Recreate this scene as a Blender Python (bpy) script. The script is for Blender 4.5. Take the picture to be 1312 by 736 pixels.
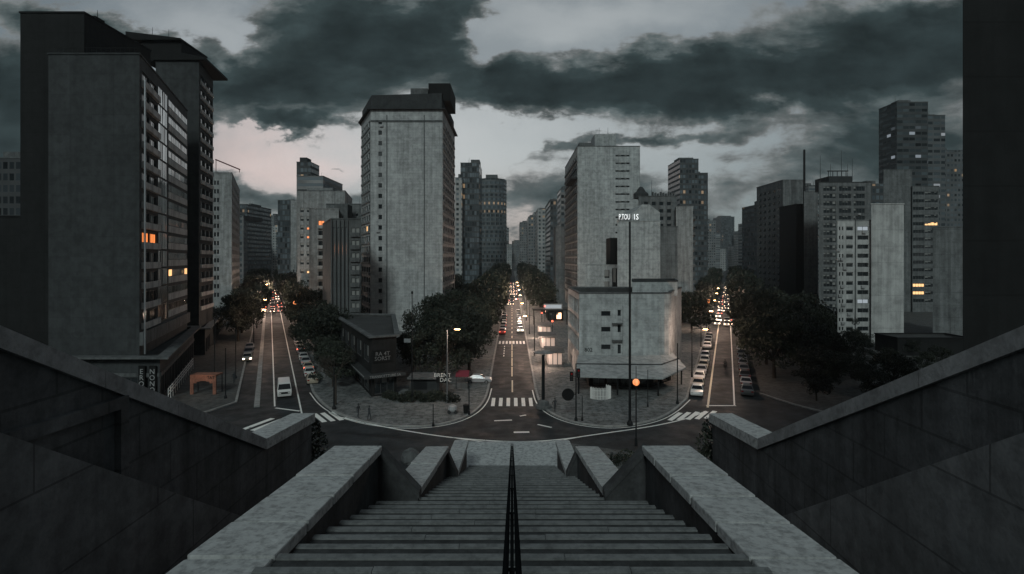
import bpy, math, random
from mathutils import Vector, Matrix
R = math.radians
S = bpy.context.scene
for o in list(bpy.data.objects): bpy.data.objects.remove(o)
C = S.collection
random.seed(7)

# ------------------------------------------------------------------ camera
F, CX, HOR, EYE = 700.0, 656.0, 332.0, 20.0      # focal length and horizon of the photograph in its own pixels
cd = bpy.data.cameras.new('camera'); cam = bpy.data.objects.new('camera', cd); C.objects.link(cam)
cam.location = (0, 0, EYE); cam.rotation_euler = (R(90), 0, 0)
cd.sensor_width = 36.0; cd.lens = 36.0 * F / 1312.0
cd.shift_y = -(368.0 - HOR) / 1312.0
cd.clip_start = .1; cd.clip_end = 12000
S.camera = cam

# ------------------------------------------------------------------ sky, sun, exposure
SUN_EL, SUN_AZ = R(33), R(187)                      # azimuth from straight ahead, to the right positive
S.view_settings.view_transform = 'Standard'; S.view_settings.look = 'None'
S.view_settings.gamma = 1; S.view_settings.use_curve_mapping = False
S.view_settings.exposure = -0.06
W = bpy.data.worlds.new('World'); S.world = W; W.use_nodes = True
def sky_world():
    nt = W.node_tree; N = nt.nodes; L = nt.links; N.clear()
    def nd(t, **k):
        n = N.new(t)
        for a, b in k.items(): setattr(n, a, b)
        return n
    def math_(op, a, b=None, c=None, clamp=False):
        n = nd('ShaderNodeMath', operation=op, use_clamp=clamp)
        for i, v in enumerate((a, b, c)):
            if v is None: continue
            if isinstance(v, (int, float)): n.inputs[i].default_value = v
            else: L.new(v, n.inputs[i])
        return n.outputs[0]
    out = nd('ShaderNodeOutputWorld'); bg = nd('ShaderNodeBackground'); bg.inputs[1].default_value = 0.105
    L.new(bg.outputs[0], out.inputs[0])
    sky = nd('ShaderNodeTexSky', sky_type='NISHITA', sun_disc=False)
    sky.sun_elevation = SUN_EL; sky.sun_rotation = SUN_AZ; sky.altitude = 700
    sky.air_density = 1.0; sky.dust_density = 3.0; sky.ozone_density = 1.0
    hs = nd('ShaderNodeHueSaturation'); hs.inputs['Saturation'].default_value = .42; hs.inputs['Value'].default_value = 1.0
    L.new(sky.outputs[0], hs.inputs['Color'])
    k1 = nd('ShaderNodeVectorMath', operation='ADD'); k1.inputs[1].default_value = (5.3, 5.35, 5.2); L.new(hs.outputs[0], k1.inputs[0])
    k2 = nd('ShaderNodeVectorMath', operation='DIVIDE'); L.new(hs.outputs[0], k2.inputs[0]); L.new(k1.outputs[0], k2.inputs[1])
    k3 = nd('ShaderNodeVectorMath', operation='MULTIPLY'); k3.inputs[1].default_value = (4.5, 5.2, 5.2); L.new(k2.outputs[0], k3.inputs[0])   # thin high veil: no part of the sky burns out
    tc = nd('ShaderNodeTexCoord'); sp = nd('ShaderNodeSeparateXYZ'); L.new(tc.outputs['Generated'], sp.inputs[0])
    ay = math_('MAXIMUM', math_('ABSOLUTE', sp.outputs[1]), .3)
    u = math_('DIVIDE', sp.outputs[0], ay); v = math_('DIVIDE', sp.outputs[2], ay)
    cb = nd('ShaderNodeCombineXYZ'); L.new(u, cb.inputs[0]); L.new(v, cb.inputs[1])
    front = math_('MULTIPLY_ADD', sp.outputs[1], 4.0, .5, clamp=True)
    def noise(scale, detail, rough, sx=1, sy=1, off=(0, 0, 0), dist=0, src=None):
        m = nd('ShaderNodeMapping'); m.inputs['Scale'].default_value = (sx, sy, 1); m.inputs['Location'].default_value = off
        L.new(src or cb.outputs[0], m.inputs[0])
        n = nd('ShaderNodeTexNoise'); n.inputs['Scale'].default_value = scale; n.inputs['Detail'].default_value = detail
        n.inputs['Roughness'].default_value = rough; n.inputs['Distortion'].default_value = dist
        L.new(m.outputs[0], n.inputs['Vector']); return n
    wn = noise(4.0, 7, .58, 1, 1.7, (3.1, 1.2, .4))
    wn2 = noise(13, 6, .6, 1, 1.9, (5.1, .2, .4)); wmx = nd('ShaderNodeVectorMath', operation='MULTIPLY_ADD'); wmx.inputs[1].default_value = (.34, .34, 0); L.new(wn2.outputs['Color'], wmx.inputs[0]); L.new(wn.outputs['Color'], wmx.inputs[2])
    sub = nd('ShaderNodeVectorMath', operation='SUBTRACT'); sub.inputs[1].default_value = (.67, .67, .5); L.new(wmx.outputs[0], sub.inputs[0])
    scl = nd('ShaderNodeVectorMath', operation='MULTIPLY'); scl.inputs[1].default_value = (.30, .17, 0); L.new(sub.outputs[0], scl.inputs[0])
    add = nd('ShaderNodeVectorMath', operation='ADD'); L.new(cb.outputs[0], add.inputs[0]); L.new(scl.outputs[0], add.inputs[1])
    wp = add.outputs[0]
    def blob(x, y, rx, ry, w, rot=0):
        m = nd('ShaderNodeMapping', vector_type='TEXTURE')
        m.inputs['Location'].default_value = ((x - CX) / F, (HOR - y) / F, 0)
        m.inputs['Rotation'].default_value = (0, 0, R(rot)); m.inputs['Scale'].default_value = (rx / F, ry / F, 1)
        L.new(wp, m.inputs[0])
        d = nd('ShaderNodeVectorMath', operation='DOT_PRODUCT'); L.new(m.outputs[0], d.inputs[0]); L.new(m.outputs[0], d.inputs[1])
        e = math_('POWER', 2.71828, math_('MULTIPLY', d.outputs['Value'], -1.0))
        return math_('MULTIPLY', e, w)
    blobs = [  # the cloud masses: photo position, half sizes, thickness, tilt
        (840, 108, 180, 38, 1.05, 2), (1090, 98, 190, 40, .95, 3), (680, 116, 100, 26, .75, -4),
        (1235, 40, 150, 50, .8, 10), (470, 40, 150, 62, 1.0, -14), (360, 110, 120, 45, .75, -8),
        (120, 30, 130, 24, .65, -6), (20, 110, 90, 70, .85, 0), (372, 158, 58, 11, .75, 6),
        (300, 130, 60, 30, .55, 10), (590, 15, 60, 35, .55, 30),
        (810, 186, 120, 8, .4, 9), (1100, 215, 220, 70, .3, 4), (340, 248, 160, 20, .34, -3), (760, 235, 120, 36, .16, 0),
        (1130, 190, 160, 40, .42, 12), (10, 210, 80, 30, .4, 0), (432, 209, 26, 5, .5, 2),
        (480, 280, 420, 40, .30, 0), (790, 270, 190, 40, .26, 0), (1080, 15, 170, 40, .5, 0), (40, 200, 130, 60, .55, 0), (180, 150, 90, 60, .45, 0),
        (555, 110, 60, 22, -.25, 0), (590, 170, 90, 24, -.35, 0), (260, 40, 80, 26, -.65, -38), (760, 22, 150, 26, -.5, 0),
        (330, 195, 150, 18, -.35, 0), (640, 60, 24, 60, -.3, -20)]
    D = None
    for b in blobs:
        q = blob(*b); D = q if D is None else math_('ADD', D, q)
    fb = noise(3.6, 10, .64, 1, 2.6, (7.7, 2.2, 0), .25)
    D = math_('ADD', D, math_('MULTIPLY', math_('SUBTRACT', fb.outputs['Fac'], .5), 1.45))
    back = math_('MULTIPLY', math_('SUBTRACT', 1.0, front), .30)
    D = math_('ADD', D, back)
    ramp = nd('ShaderNodeValToRGB'); cr = ramp.color_ramp; cr.interpolation = 'EASE'
    cr.elements[0].position = .15; cr.elements[0].color = (0, 0, 0, 1)
    cr.elements[1].position = .37; cr.elements[1].color = (1, 1, 1, 1)
    L.new(D, ramp.inputs[0])
    col = nd('ShaderNodeValToRGB'); c2 = col.color_ramp                      # thin lit rims to thick dark bellies
    c2.elements[0].position = .15; c2.elements[0].color = (2.6, 2.65, 2.62, 1)
    c2.elements[1].position = .95; c2.elements[1].color = (.24, .36, .385, 1)
    e = c2.elements.new(.42); e.color = (1.02, 1.25, 1.28, 1)
    e = c2.elements.new(.62); e.color = (.38, .56, .59, 1)
    L.new(D, col.inputs[0])
    fine = noise(9, 6, .6, 1, 1.8, (1, 5, 0))
    fm = nd('ShaderNodeMix', data_type='RGBA', blend_type='MULTIPLY'); fm.inputs[0].default_value = .85
    fr = nd('ShaderNodeValToRGB'); fr.color_ramp.elements[0].position = .3; fr.color_ramp.elements[0].color = (.5, .5, .5, 1)
    fr.color_ramp.elements[1].position = .7; fr.color_ramp.elements[1].color = (1.35, 1.35, 1.35, 1); L.new(fine.outputs['Fac'], fr.inputs[0])
    L.new(col.outputs[0], fm.inputs[6]); L.new(fr.outputs[0], fm.inputs[7])
    base = k3.outputs[0]
    for bl, c in (((570, 180, 330, 95, 1, 0), (2.9, 2.75, 2.6)), ((760, 15, 190, 40, 1, 0), (1.9, 1.85, 1.75)), ((255, 40, 110, 50, 1, -30), (1.7, 1.65, 1.6)),
                  ((320, 200, 140, 42, 1, 0), (2.5, 1.25, .95)), ((655, 280, 90, 44, 1, 0), (2.2, 1.3, 1.0)), ((430, 215, 120, 18, 1, 0), (.8, .45, .4))):   # the after-glow in the gaps
        gsc = nd('ShaderNodeVectorMath', operation='SCALE'); gsc.inputs[0].default_value = c; L.new(math_('MULTIPLY', blob(*bl), front), gsc.inputs['Scale'])
        ga = nd('ShaderNodeVectorMath', operation='ADD'); L.new(base, ga.inputs[0]); L.new(gsc.outputs[0], ga.inputs[1]); base = ga.outputs[0]
    mix = nd('ShaderNodeMix', data_type='RGBA'); L.new(ramp.outputs[0], mix.inputs[0])
    L.new(base, mix.inputs[6]); L.new(fm.outputs[2], mix.inputs[7])
    L.new(mix.outputs[2], bg.inputs[0])
sky_world()
sd = bpy.data.lights.new('sun', 'SUN'); sun = bpy.data.objects.new('sun', sd); C.objects.link(sun)
sd.energy = 1.15; sd.angle = R(12); sd.color = (.86, 1, .985)
sdir = Vector((math.sin(SUN_AZ) * math.cos(SUN_EL), math.cos(SUN_AZ) * math.cos(SUN_EL), math.sin(SUN_EL)))
sun.rotation_euler = sdir.to_track_quat('Z', 'Y').to_euler()

# ------------------------------------------------------------------ helpers
def G(x, y):                                     # a ground point of the photograph
    d = EYE * F / (y - HOR); return Vector(((x - CX) / F * d, d))
def PT(x, Y): return ((x - CX) / F * Y, Y)       # plan point at depth Y
def ZZ(y, Y): return EYE + (HOR - y) / F * Y     # height at depth Y

class MB:
    def __init__(s): s.v = []; s.f = []; s.m = []; s.uv = {}
    def quad(s, pts, mi=0, uv=None):
        n = len(s.v); s.v += [tuple(p) for p in pts]; s.f.append(tuple(range(n, n + len(pts)))); s.m.append(mi)
        if uv: s.uv[len(s.f) - 1] = uv
    def box(s, x0, y0, z0, x1, y1, z1, mi=0, M=None):
        p = [(x0, y0, z0), (x1, y0, z0), (x1, y1, z0), (x0, y1, z0), (x0, y0, z1), (x1, y0, z1), (x1, y1, z1), (x0, y1, z1)]
        if M is not None: p = [tuple(M @ Vector(q)) for q in p]
        n = len(s.v); s.v += p
        for f in ((3, 2, 1, 0), (4, 5, 6, 7), (0, 1, 5, 4), (1, 2, 6, 5), (2, 3, 7, 6), (3, 0, 4, 7)):
            s.f.append(tuple(n + i for i in f)); s.m.append(mi)
        return s
    def prism(s, poly, z0, z1, mi=0, ztop=None):
        k = len(poly); n = len(s.v)
        s.v += [(p[0], p[1], z0) for p in poly] + [(p[0], p[1], z1 if ztop is None else ztop[i]) for i, p in enumerate(poly)]
        s.f.append(tuple(range(n + k - 1, n - 1, -1))); s.m.append(mi)
        s.f.append(tuple(range(n + k, n + 2 * k))); s.m.append(mi)
        for i in range(k):
            j = (i + 1) % k; s.f.append((n + i, n + j, n + k + j, n + k + i)); s.m.append(mi)
        return s
    def strip(s, pts, w, z0, z1, mi=0, off=0.0):           # a ribbon with thickness along a polyline
        pts = [Vector((p[0], p[1])) for p in pts]; a = []; b = []
        for i, p in enumerate(pts):
            d = (pts[min(i + 1, len(pts) - 1)] - pts[max(i - 1, 0)]).normalized(); nrm = Vector((-d.y, d.x))
            a.append(p + nrm * (off + w / 2)); b.append(p + nrm * (off - w / 2))
        for i in range(len(pts) - 1):
            q = [a[i], b[i], b[i + 1], a[i + 1]]
            s.quad([(p.x, p.y, z1) for p in q][::1], mi)
            if z1 - z0 > .001:
                s.quad([(a[i].x, a[i].y, z0), (a[i].x, a[i].y, z1), (a[i + 1].x, a[i + 1].y, z1), (a[i + 1].x, a[i + 1].y, z0)], mi)
                s.quad([(b[i].x, b[i].y, z0), (b[i + 1].x, b[i + 1].y, z0), (b[i + 1].x, b[i + 1].y, z1), (b[i].x, b[i].y, z1)], mi)
        if z1 - z0 > .001:
            for i in (0, -1): s.quad([(a[i].x, a[i].y, z0), (b[i].x, b[i].y, z0), (b[i].x, b[i].y, z1), (a[i].x, a[i].y, z1)], mi)
        return s
    def tube(s, p0, p1, r0, r1=None, n=8, mi=0):
        p0 = Vector(p0); p1 = Vector(p1); r1 = r0 if r1 is None else r1
        d = (p1 - p0).normalized(); x = d.orthogonal().normalized(); y = d.cross(x); b = len(s.v)
        for p, r in ((p0, r0), (p1, r1)):
            for i in range(n):
                t = 2 * math.pi * i / n; s.v.append(tuple(p + x * (r * math.cos(t)) + y * (r * math.sin(t))))
        for i in range(n): s.f.append((b + i, b + (i + 1) % n, b + n + (i + 1) % n, b + n + i)); s.m.append(mi)
        s.f.append(tuple(b + i for i in range(n))[::-1]); s.m.append(mi)
        s.f.append(tuple(b + n + i for i in range(n))); s.m.append(mi)
        return s
    def lathe(s, c, prof, n=12, mi=0):                     # prof: (radius, z) pairs
        b = len(s.v)
        for r, z in prof:
            for i in range(n):
                t = 2 * math.pi * i / n; s.v.append((c[0] + r * math.cos(t), c[1] + r * math.sin(t), c[2] + z))
        for k in range(len(prof) - 1):
            for i in range(n):
                j = (i + 1) % n; s.f.append((b + k * n + i, b + k * n + j, b + (k + 1) * n + j, b + (k + 1) * n + i)); s.m.append(mi)
        s.f.append(tuple(b + i for i in range(n))[::-1]); s.m.append(mi)
        s.f.append(tuple(b + (len(prof) - 1) * n + i for i in range(n))); s.m.append(mi)
        return s
    def mesh(s, name, mats, off=(0, 0, 0), smooth=False):
        me = bpy.data.meshes.new(name); o = Vector(off)
        me.from_pydata([tuple(Vector(p) - o) for p in s.v], [], s.f)
        for m in (mats if isinstance(mats, (list, tuple)) else [mats]): me.materials.append(m)
        me.polygons.foreach_set('material_index', s.m)
        if s.uv:
            ul = me.uv_layers.new(name='UVMap')
            for fi, uv in s.uv.items():
                for k, li in enumerate(me.polygons[fi].loop_indices): ul.data[li].uv = uv[k]
        if smooth: me.polygons.foreach_set('use_smooth', [True] * len(me.polygons))
        me.update(); return me
    def build(s, name, mats, parent=None, smooth=False, local=False):
        off = parent_off(parent) if (parent is not None and not local) else (0, 0, 0)
        return link(name, s.mesh(name, mats, off, smooth), parent)
def parent_off(p):
    v = Vector((0, 0, 0))
    while p is not None: v += p.location; p = p.parent
    return v
def link(name, data, parent=None):
    o = bpy.data.objects.new(name, data); C.objects.link(o)
    if parent is not None: o.parent = parent
    return o
def tag(o, label=None, cat=None, group=None, kind=None):
    if label: o['label'] = label
    if cat: o['category'] = cat
    if group: o['group'] = group
    if kind: o['kind'] = kind
    return o
def thing(name, label, cat, loc=(0, 0, 0), rz=0, group=None):
    o = link(name, None); o.location = loc; o.rotation_euler = (0, 0, rz); o.empty_display_size = .3
    return tag(o, label, cat, group)
def copy_tree(o, parent=None):
    c = o.copy(); C.objects.link(c)
    if parent is not None: c.parent = parent
    for ch in list(o.children): copy_tree(ch, c)
    return c
def struct(o): o['kind'] = 'structure'; return o
def offset_poly(poly, d):                                  # outward for counter-clockwise outlines
    n = len(poly); out = []
    for i in range(n):
        a, b, c = Vector(poly[i - 1]), Vector(poly[i]), Vector(poly[(i + 1) % n])
        d1 = (b - a).normalized(); d2 = (c - b).normalized(); n1 = Vector((d1.y, -d1.x)); n2 = Vector((d2.y, -d2.x))
        m = n1 + n2; k = d / max(.3, 1 + n1.dot(n2)); out.append((b.x + m.x * k, b.y + m.y * k))
    return out
ORD = ['first', 'second', 'third', 'fourth', 'fifth', 'sixth', 'seventh', 'eighth', 'ninth', 'tenth', 'eleventh', 'twelfth']

# ------------------------------------------------------------------ materials
def newmat(name):
    m = bpy.data.materials.new(name); m.use_nodes = True
    nt = m.node_tree; b = nt.nodes['Principled BSDF']; return m, nt, b
def plain(name, col, rough=.6, metal=0, spec=.5):
    m, nt, b = newmat(name); b.inputs['Base Color'].default_value = (*col, 1)
    b.inputs['Roughness'].default_value = rough; b.inputs['Metallic'].default_value = metal
    b.inputs['Specular IOR Level'].default_value = spec; return m
def emit(name, col, strength, base=(.2, .2, .2)):
    m, nt, b = newmat(name); b.inputs['Base Color'].default_value = (*base, 1)
    b.inputs['Emission Color'].default_value = (*col, 1); b.inputs['Emission Strength'].default_value = strength; return m
def rough_mat(name, col, var=.35, scale=.4, streak=.25, rough=.85, bump=.15, course=None, blotch=.3, spec=.3, fine=6.0, coursedark=.8):
    """weathered mineral surface: large mottling, rain streaks, fine grain, optional tile courses from metric UVs"""
    m, nt, b = newmat(name); N = nt.nodes; L = nt.links
    tc = N.new('ShaderNodeTexCoord')
    def nz(sc, det, s=(1, 1, 1)):
        mp = N.new('ShaderNodeMapping'); mp.inputs['Scale'].default_value = s; L.new(tc.outputs['Object'], mp.inputs[0])
        n = N.new('ShaderNodeTexNoise'); n.inputs['Scale'].default_value = sc; n.inputs['Detail'].default_value = det
        n.inputs['Roughness'].default_value = .62; L.new(mp.outputs[0], n.inputs['Vector']); return n.outputs['Fac']
    def rng(f, lo, hi, a=.32, c=.68):
        r = N.new('ShaderNodeMapRange'); r.inputs['From Min'].default_value = a; r.inputs['From Max'].default_value = c
        r.inputs['To Min'].default_value = lo; r.inputs['To Max'].default_value = hi; L.new(f, r.inputs[0]); return r.outputs[0]
    def mul(a, c):
        n = N.new('ShaderNodeMath'); n.operation = 'MULTIPLY'; L.new(a, n.inputs[0]); L.new(c, n.inputs[1]); return n.outputs[0]
    f = mul(rng(nz(scale, 9), 1 - var, 1 + var * .5, .25, .75), rng(nz(fine, 5), 1 - var * .35, 1 + var * .25))
    f = mul(f, rng(nz(1.0, 6, (1.3, 1.3, .06)), 1 - streak, 1 + streak * .3))
    f = mul(f, rng(nz(scale * 2.7, 6), 1 - blotch, 1.0, .64, .44))
    if course:
        uv = N.new('ShaderNodeUVMap'); bt = N.new('ShaderNodeTexBrick'); bt.inputs['Scale'].default_value = 1
        bt.inputs['Brick Width'].default_value = course[0]; bt.inputs['Row Height'].default_value = course[1]
        bt.inputs['Mortar Size'].default_value = course[2]; bt.offset = course[3] if len(course) > 3 else .5
        bt.inputs['Color1'].default_value = (1, 1, 1, 1); bt.inputs['Color2'].default_value = (.86, .86, .86, 1)
        bt.inputs['Mortar'].default_value = (coursedark,) * 3 + (1,)
        L.new(uv.outputs[0], bt.inputs['Vector']); f = mul(f, bt.outputs['Color'])
    mx = N.new('ShaderNodeMix'); mx.data_type = 'RGBA'; mx.blend_type = 'MULTIPLY'; mx.inputs[0].default_value = 1
    mx.inputs[6].default_value = (*col, 1); L.new(f, mx.inputs[7]); L.new(mx.outputs[2], b.inputs['Base Color'])
    b.inputs['Roughness'].default_value = rough; b.inputs['Specular IOR Level'].default_value = spec
    if bump:
        bp = N.new('ShaderNodeBump'); bp.inputs['Strength'].default_value = bump; bp.inputs['Distance'].default_value = .05
        L.new(f, bp.inputs['Height']); L.new(bp.outputs[0], b.inputs['Normal'])
    return m
def asphalt_mat(name, col, rough=(.62, .9), spec=.28):
    m, nt, b = newmat(name); N = nt.nodes; L = nt.links
    ge = N.new('ShaderNodeNewGeometry')
    def nz(sc, det, s=(1, 1, 1)):
        mp = N.new('ShaderNodeMapping'); mp.inputs['Scale'].default_value = s; L.new(ge.outputs['Position'], mp.inputs[0])
        n = N.new('ShaderNodeTexNoise'); n.inputs['Scale'].default_value = sc; n.inputs['Detail'].default_value = det
        n.inputs['Roughness'].default_value = .6; L.new(mp.outputs[0], n.inputs['Vector']); return n.outputs['Fac']
    def rng(f, lo, hi, a=.35, c=.65):
        r = N.new('ShaderNodeMapRange'); r.inputs['From Min'].default_value = a; r.inputs['From Max'].default_value = c
        r.inputs['To Min'].default_value = lo; r.inputs['To Max'].default_value = hi; L.new(f, r.inputs[0]); return r.outputs[0]
    def mul(a, c):
        n = N.new('ShaderNodeMath'); n.operation = 'MULTIPLY'; L.new(a, n.inputs[0]); L.new(c, n.inputs[1]); return n.outputs[0]
    a = nz(.35, 8); f = mul(mul(rng(a, .62, 1.3), rng(nz(9, 4), .75, 1.25)), rng(nz(.16, 5), .55, 1.0, .36, .52))
    mx = N.new('ShaderNodeMix'); mx.data_type = 'RGBA'; mx.blend_type = 'MULTIPLY'; mx.inputs[0].default_value = 1
    mx.inputs[6].default_value = (*col, 1); L.new(f, mx.inputs[7]); L.new(mx.outputs[2], b.inputs['Base Color'])
    L.new(rng(nz(.5, 5), rough[0], rough[1]), b.inputs['Roughness']); b.inputs['Specular IOR Level'].default_value = spec
    bp = N.new('ShaderNodeBump'); bp.inputs['Strength'].default_value = .25; bp.inputs['Distance'].default_value = .03
    L.new(nz(14, 3), bp.inputs['Height']); L.new(bp.outputs[0], b.inputs['Normal'])
    return m
def paint_mat(name, col):
    m, nt, b = newmat(name); N = nt.nodes; L = nt.links
    ge = N.new('ShaderNodeNewGeometry'); n = N.new('ShaderNodeTexNoise'); n.inputs['Scale'].default_value = 1.6; n.inputs['Detail'].default_value = 8
    n.inputs['Roughness'].default_value = .7; L.new(ge.outputs['Position'], n.inputs['Vector'])
    r = N.new('ShaderNodeValToRGB'); r.color_ramp.elements[0].position = .30; r.color_ramp.elements[0].color = (.09, .09, .09, 1)
    r.color_ramp.elements[1].position = .42; r.color_ramp.elements[1].color = (*col, 1)
    L.new(n.outputs['Fac'], r.inputs[0]); L.new(r.outputs[0], b.inputs['Base Color']); b.inputs['Roughness'].default_value = .6
    return m
def far_facade(name, wall, pitch, floor, wf, hf, lit=.008, glass=(.03, .036, .04), litcol=(1, .62, .3)):
    """far block: a window grid from metric UVs, blinds and a few lit rooms at random"""
    m, nt, b = newmat(name); N = nt.nodes; L = nt.links
    uv = N.new('ShaderNodeUVMap'); sp = N.new('ShaderNodeSeparateXYZ'); L.new(uv.outputs[0], sp.inputs[0])
    def mt(op, a, c=None, cl=False):
        n = N.new('ShaderNodeMath'); n.operation = op; n.use_clamp = cl
        for i, v in enumerate((a, c)):
            if v is None: continue
            if isinstance(v, (int, float)): n.inputs[i].default_value = v
            else: L.new(v, n.inputs[i])
        return n.outputs[0]
    ux = mt('DIVIDE', sp.outputs[0], pitch); uz = mt('DIVIDE', sp.outputs[1], floor)
    a = mt('LESS_THAN', mt('ABSOLUTE', mt('SUBTRACT', mt('FRACT', ux), .5)), wf / 2)
    c = mt('LESS_THAN', mt('ABSOLUTE', mt('SUBTRACT', mt('FRACT', uz), .52)), hf / 2)
    win = mt('MULTIPLY', a, c)
    cb = N.new('ShaderNodeCombineXYZ'); L.new(mt('FLOOR', ux), cb.inputs[0]); L.new(mt('FLOOR', uz), cb.inputs[1])
    wn = N.new('ShaderNodeTexWhiteNoise'); wn.noise_dimensions = '2D'; L.new(cb.outputs[0], wn.inputs['Vector'])
    gr = N.new('ShaderNodeValToRGB'); gr.color_ramp.elements[0].color = (*[q * .5 for q in glass], 1)
    gr.color_ramp.elements[1].color = (*[min(1, q * 4.5) for q in glass], 1); L.new(wn.outputs['Value'], gr.inputs[0])
    tc = N.new('ShaderNodeTexCoord'); nz = N.new('ShaderNodeTexNoise'); nz.inputs['Scale'].default_value = .12; nz.inputs['Detail'].default_value = 8
    L.new(tc.outputs['Object'], nz.inputs['Vector'])
    wr = N.new('ShaderNodeValToRGB'); wr.color_ramp.elements[0].position = .3; wr.color_ramp.elements[0].color = (*[q * .6 for q in wall], 1)
    wr.color_ramp.elements[1].position = .7; wr.color_ramp.elements[1].color = (*[q * 1.15 for q in wall], 1); L.new(nz.outputs['Fac'], wr.inputs[0])
    mx = N.new('ShaderNodeMix'); mx.data_type = 'RGBA'; L.new(win, mx.inputs[0]); L.new(wr.outputs[0], mx.inputs[6]); L.new(gr.outputs[0], mx.inputs[7])
    L.new(mx.outputs[2], b.inputs['Base Color'])
    rg = N.new('ShaderNodeMapRange'); rg.inputs['To Min'].default_value = .85; rg.inputs['To Max'].default_value = .12; L.new(win, rg.inputs[0]); L.new(rg.outputs[0], b.inputs['Roughness'])
    wc = N.new('ShaderNodeSeparateColor'); L.new(wn.outputs['Color'], wc.inputs[0])
    lt = mt('MULTIPLY', win, mt('LESS_THAN', wc.outputs[1], lit)); L.new(mt('MULTIPLY', lt, mt('MULTIPLY', wc.outputs[2], .35)), b.inputs['Emission Strength'])
    b.inputs['Emission Color'].default_value = (*litcol, 1)
    bp = N.new('ShaderNodeBump'); bp.inputs['Strength'].default_value = .6; bp.inputs['Distance'].default_value = .25
    L.new(mt('SUBTRACT', 1.0, win), bp.inputs['Height']); L.new(bp.outputs[0], b.inputs['Normal'])
    return m

M = {}
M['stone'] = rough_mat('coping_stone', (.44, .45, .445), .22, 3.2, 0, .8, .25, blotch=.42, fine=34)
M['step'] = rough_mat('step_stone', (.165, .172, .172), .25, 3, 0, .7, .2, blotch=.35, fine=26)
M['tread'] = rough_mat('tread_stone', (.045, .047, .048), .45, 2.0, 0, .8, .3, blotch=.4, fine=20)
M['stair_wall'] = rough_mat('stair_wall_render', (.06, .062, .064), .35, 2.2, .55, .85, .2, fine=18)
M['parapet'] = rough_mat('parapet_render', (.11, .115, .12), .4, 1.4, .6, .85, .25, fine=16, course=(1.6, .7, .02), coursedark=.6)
M['plinth'] = rough_mat('plinth_render', (.19, .195, .2), .3, 1.3, .35, .85, .2, fine=18, course=(3.2, 1.15, .015, .3), coursedark=.55)  # extra sky light on the plinth face put into a paler tone
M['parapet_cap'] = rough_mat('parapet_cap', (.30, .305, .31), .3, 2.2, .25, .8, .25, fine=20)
M['asphalt'] = asphalt_mat('asphalt', (.027, .030, .032))
M['ground'] = rough_mat('city_ground', (.05, .05, .048), .4, .05, 0, .95, 0)
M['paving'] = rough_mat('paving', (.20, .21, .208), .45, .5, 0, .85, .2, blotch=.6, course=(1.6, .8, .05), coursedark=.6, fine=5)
M['pave_dark'] = rough_mat('shaded_paving', (.085, .087, .085), .45, .5, 0, .9, .2, blotch=.5)  # paving copy with the shade under the grove put into its colour
M['kerb'] = rough_mat('kerb_stone', (.30, .30, .29), .3, .6, 0, .8, .1)
M['earth'] = rough_mat('bank_earth', (.045, .045, .036), .5, .7, 0, .95, .6)
M['paint'] = paint_mat('road_paint', (.80, .80, .76)); M['paint_yellow'] = paint_mat('road_paint_cream', (.60, .55, .40))
M['tile_grey'] = rough_mat('pale_tiled_wall', (.46, .47, .47), .24, .3, .3, .75, .1, course=(2.6, .75, .06), coursedark=.80, blotch=.25, fine=3)
M['tile_pb'] = rough_mat('podium_tiles', (.46, .48, .48), .22, .35, .28, .75, .1, course=(3.0, .9, .05), coursedark=.82, fine=4)
M['conc_dark'] = rough_mat('dark_concrete', (.052, .056, .058), .22, .3, .18, course=(3.1, 2.9, .05, 0), coursedark=.8, fine=3)
M['conc_black'] = rough_mat('black_concrete', (.012, .0128, .013), .3, .3, .3, course=(3.6, 3.0, .06, 0), coursedark=.6)
M['conc_mid'] = rough_mat('mid_concrete', (.17, .178, .18), .25, .3, .4, course=(4.2, 3.0, .07, 0), coursedark=.72, fine=3)
M['conc_pale'] = rough_mat('pale_concrete', (.33, .34, .34), .25, .3, .4, course=(4.6, 3.0, .06, 0), coursedark=.78, fine=3)
M['conc_white'] = rough_mat('white_render', (.46, .46, .45), .22, .15, .3)
M['brown'] = rough_mat('finned_render', (.12, .125, .125), .35, .12, .35)
M['shop_dark'] = rough_mat('near_black_render', (.016, .0165, .0165), .4, .4, .5)  # near-black base tone, mottled and streaked
M['roof'] = rough_mat('roof_felt', (.055, .056, .056), .4, .2, 0, .9)
M['metal_dark'] = plain('dark_metal', (.010, .011, .012), .6, 0, .2)
M['rail'] = plain('rail_paint', (.008, .009, .010), 1.0, 0, 0)
M['metal'] = plain('galvanised_metal', (.30, .31, .32), .45, .8)
M['white_metal'] = plain('white_painted_metal', (.62, .62, .60), .5)
M['mirror_glass'] = plain('reflective_glass', (.42, .45, .46), .12, .75)
M['mirror_dim'] = plain('tinted_reflective_glass', (.20, .22, .225), .15, .7)
M['glass'] = plain('window_glass', (.018, .022, .024), .08, 0, .9)
M['car_glass'] = plain('car_glass', (.012, .014, .016), .12, 0, .25); M['blind'] = plain('window_blind', (.22, .22, .21), .5, 0, .4)
M['frame'] = plain('window_frame', (.06, .062, .065), .5)
M['frame_pale'] = plain('pale_window_frame', (.28, .28, .28), .5)
M['glass_lit'] = emit('lit_room', (1, .55, .22), 1.5); M['glass_orange'] = emit('orange_lit_room', (1, .27, .06), 1.2)
M['glass_white'] = emit('white_lit_room', (.8, .9, 1), .35)
M['shop_glow'] = emit('lit_shopfront', (1, .66, .5), .30)
M['added_shop_glow'] = emit('lit_shop_window', (1, .55, .33), 3.2)  # glow of the shops added to warm the avenues
M['sign_dull'] = plain('dull_lettering', (.15, .15, .15), .7)  # even dull grey for the shop sign letters
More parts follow.
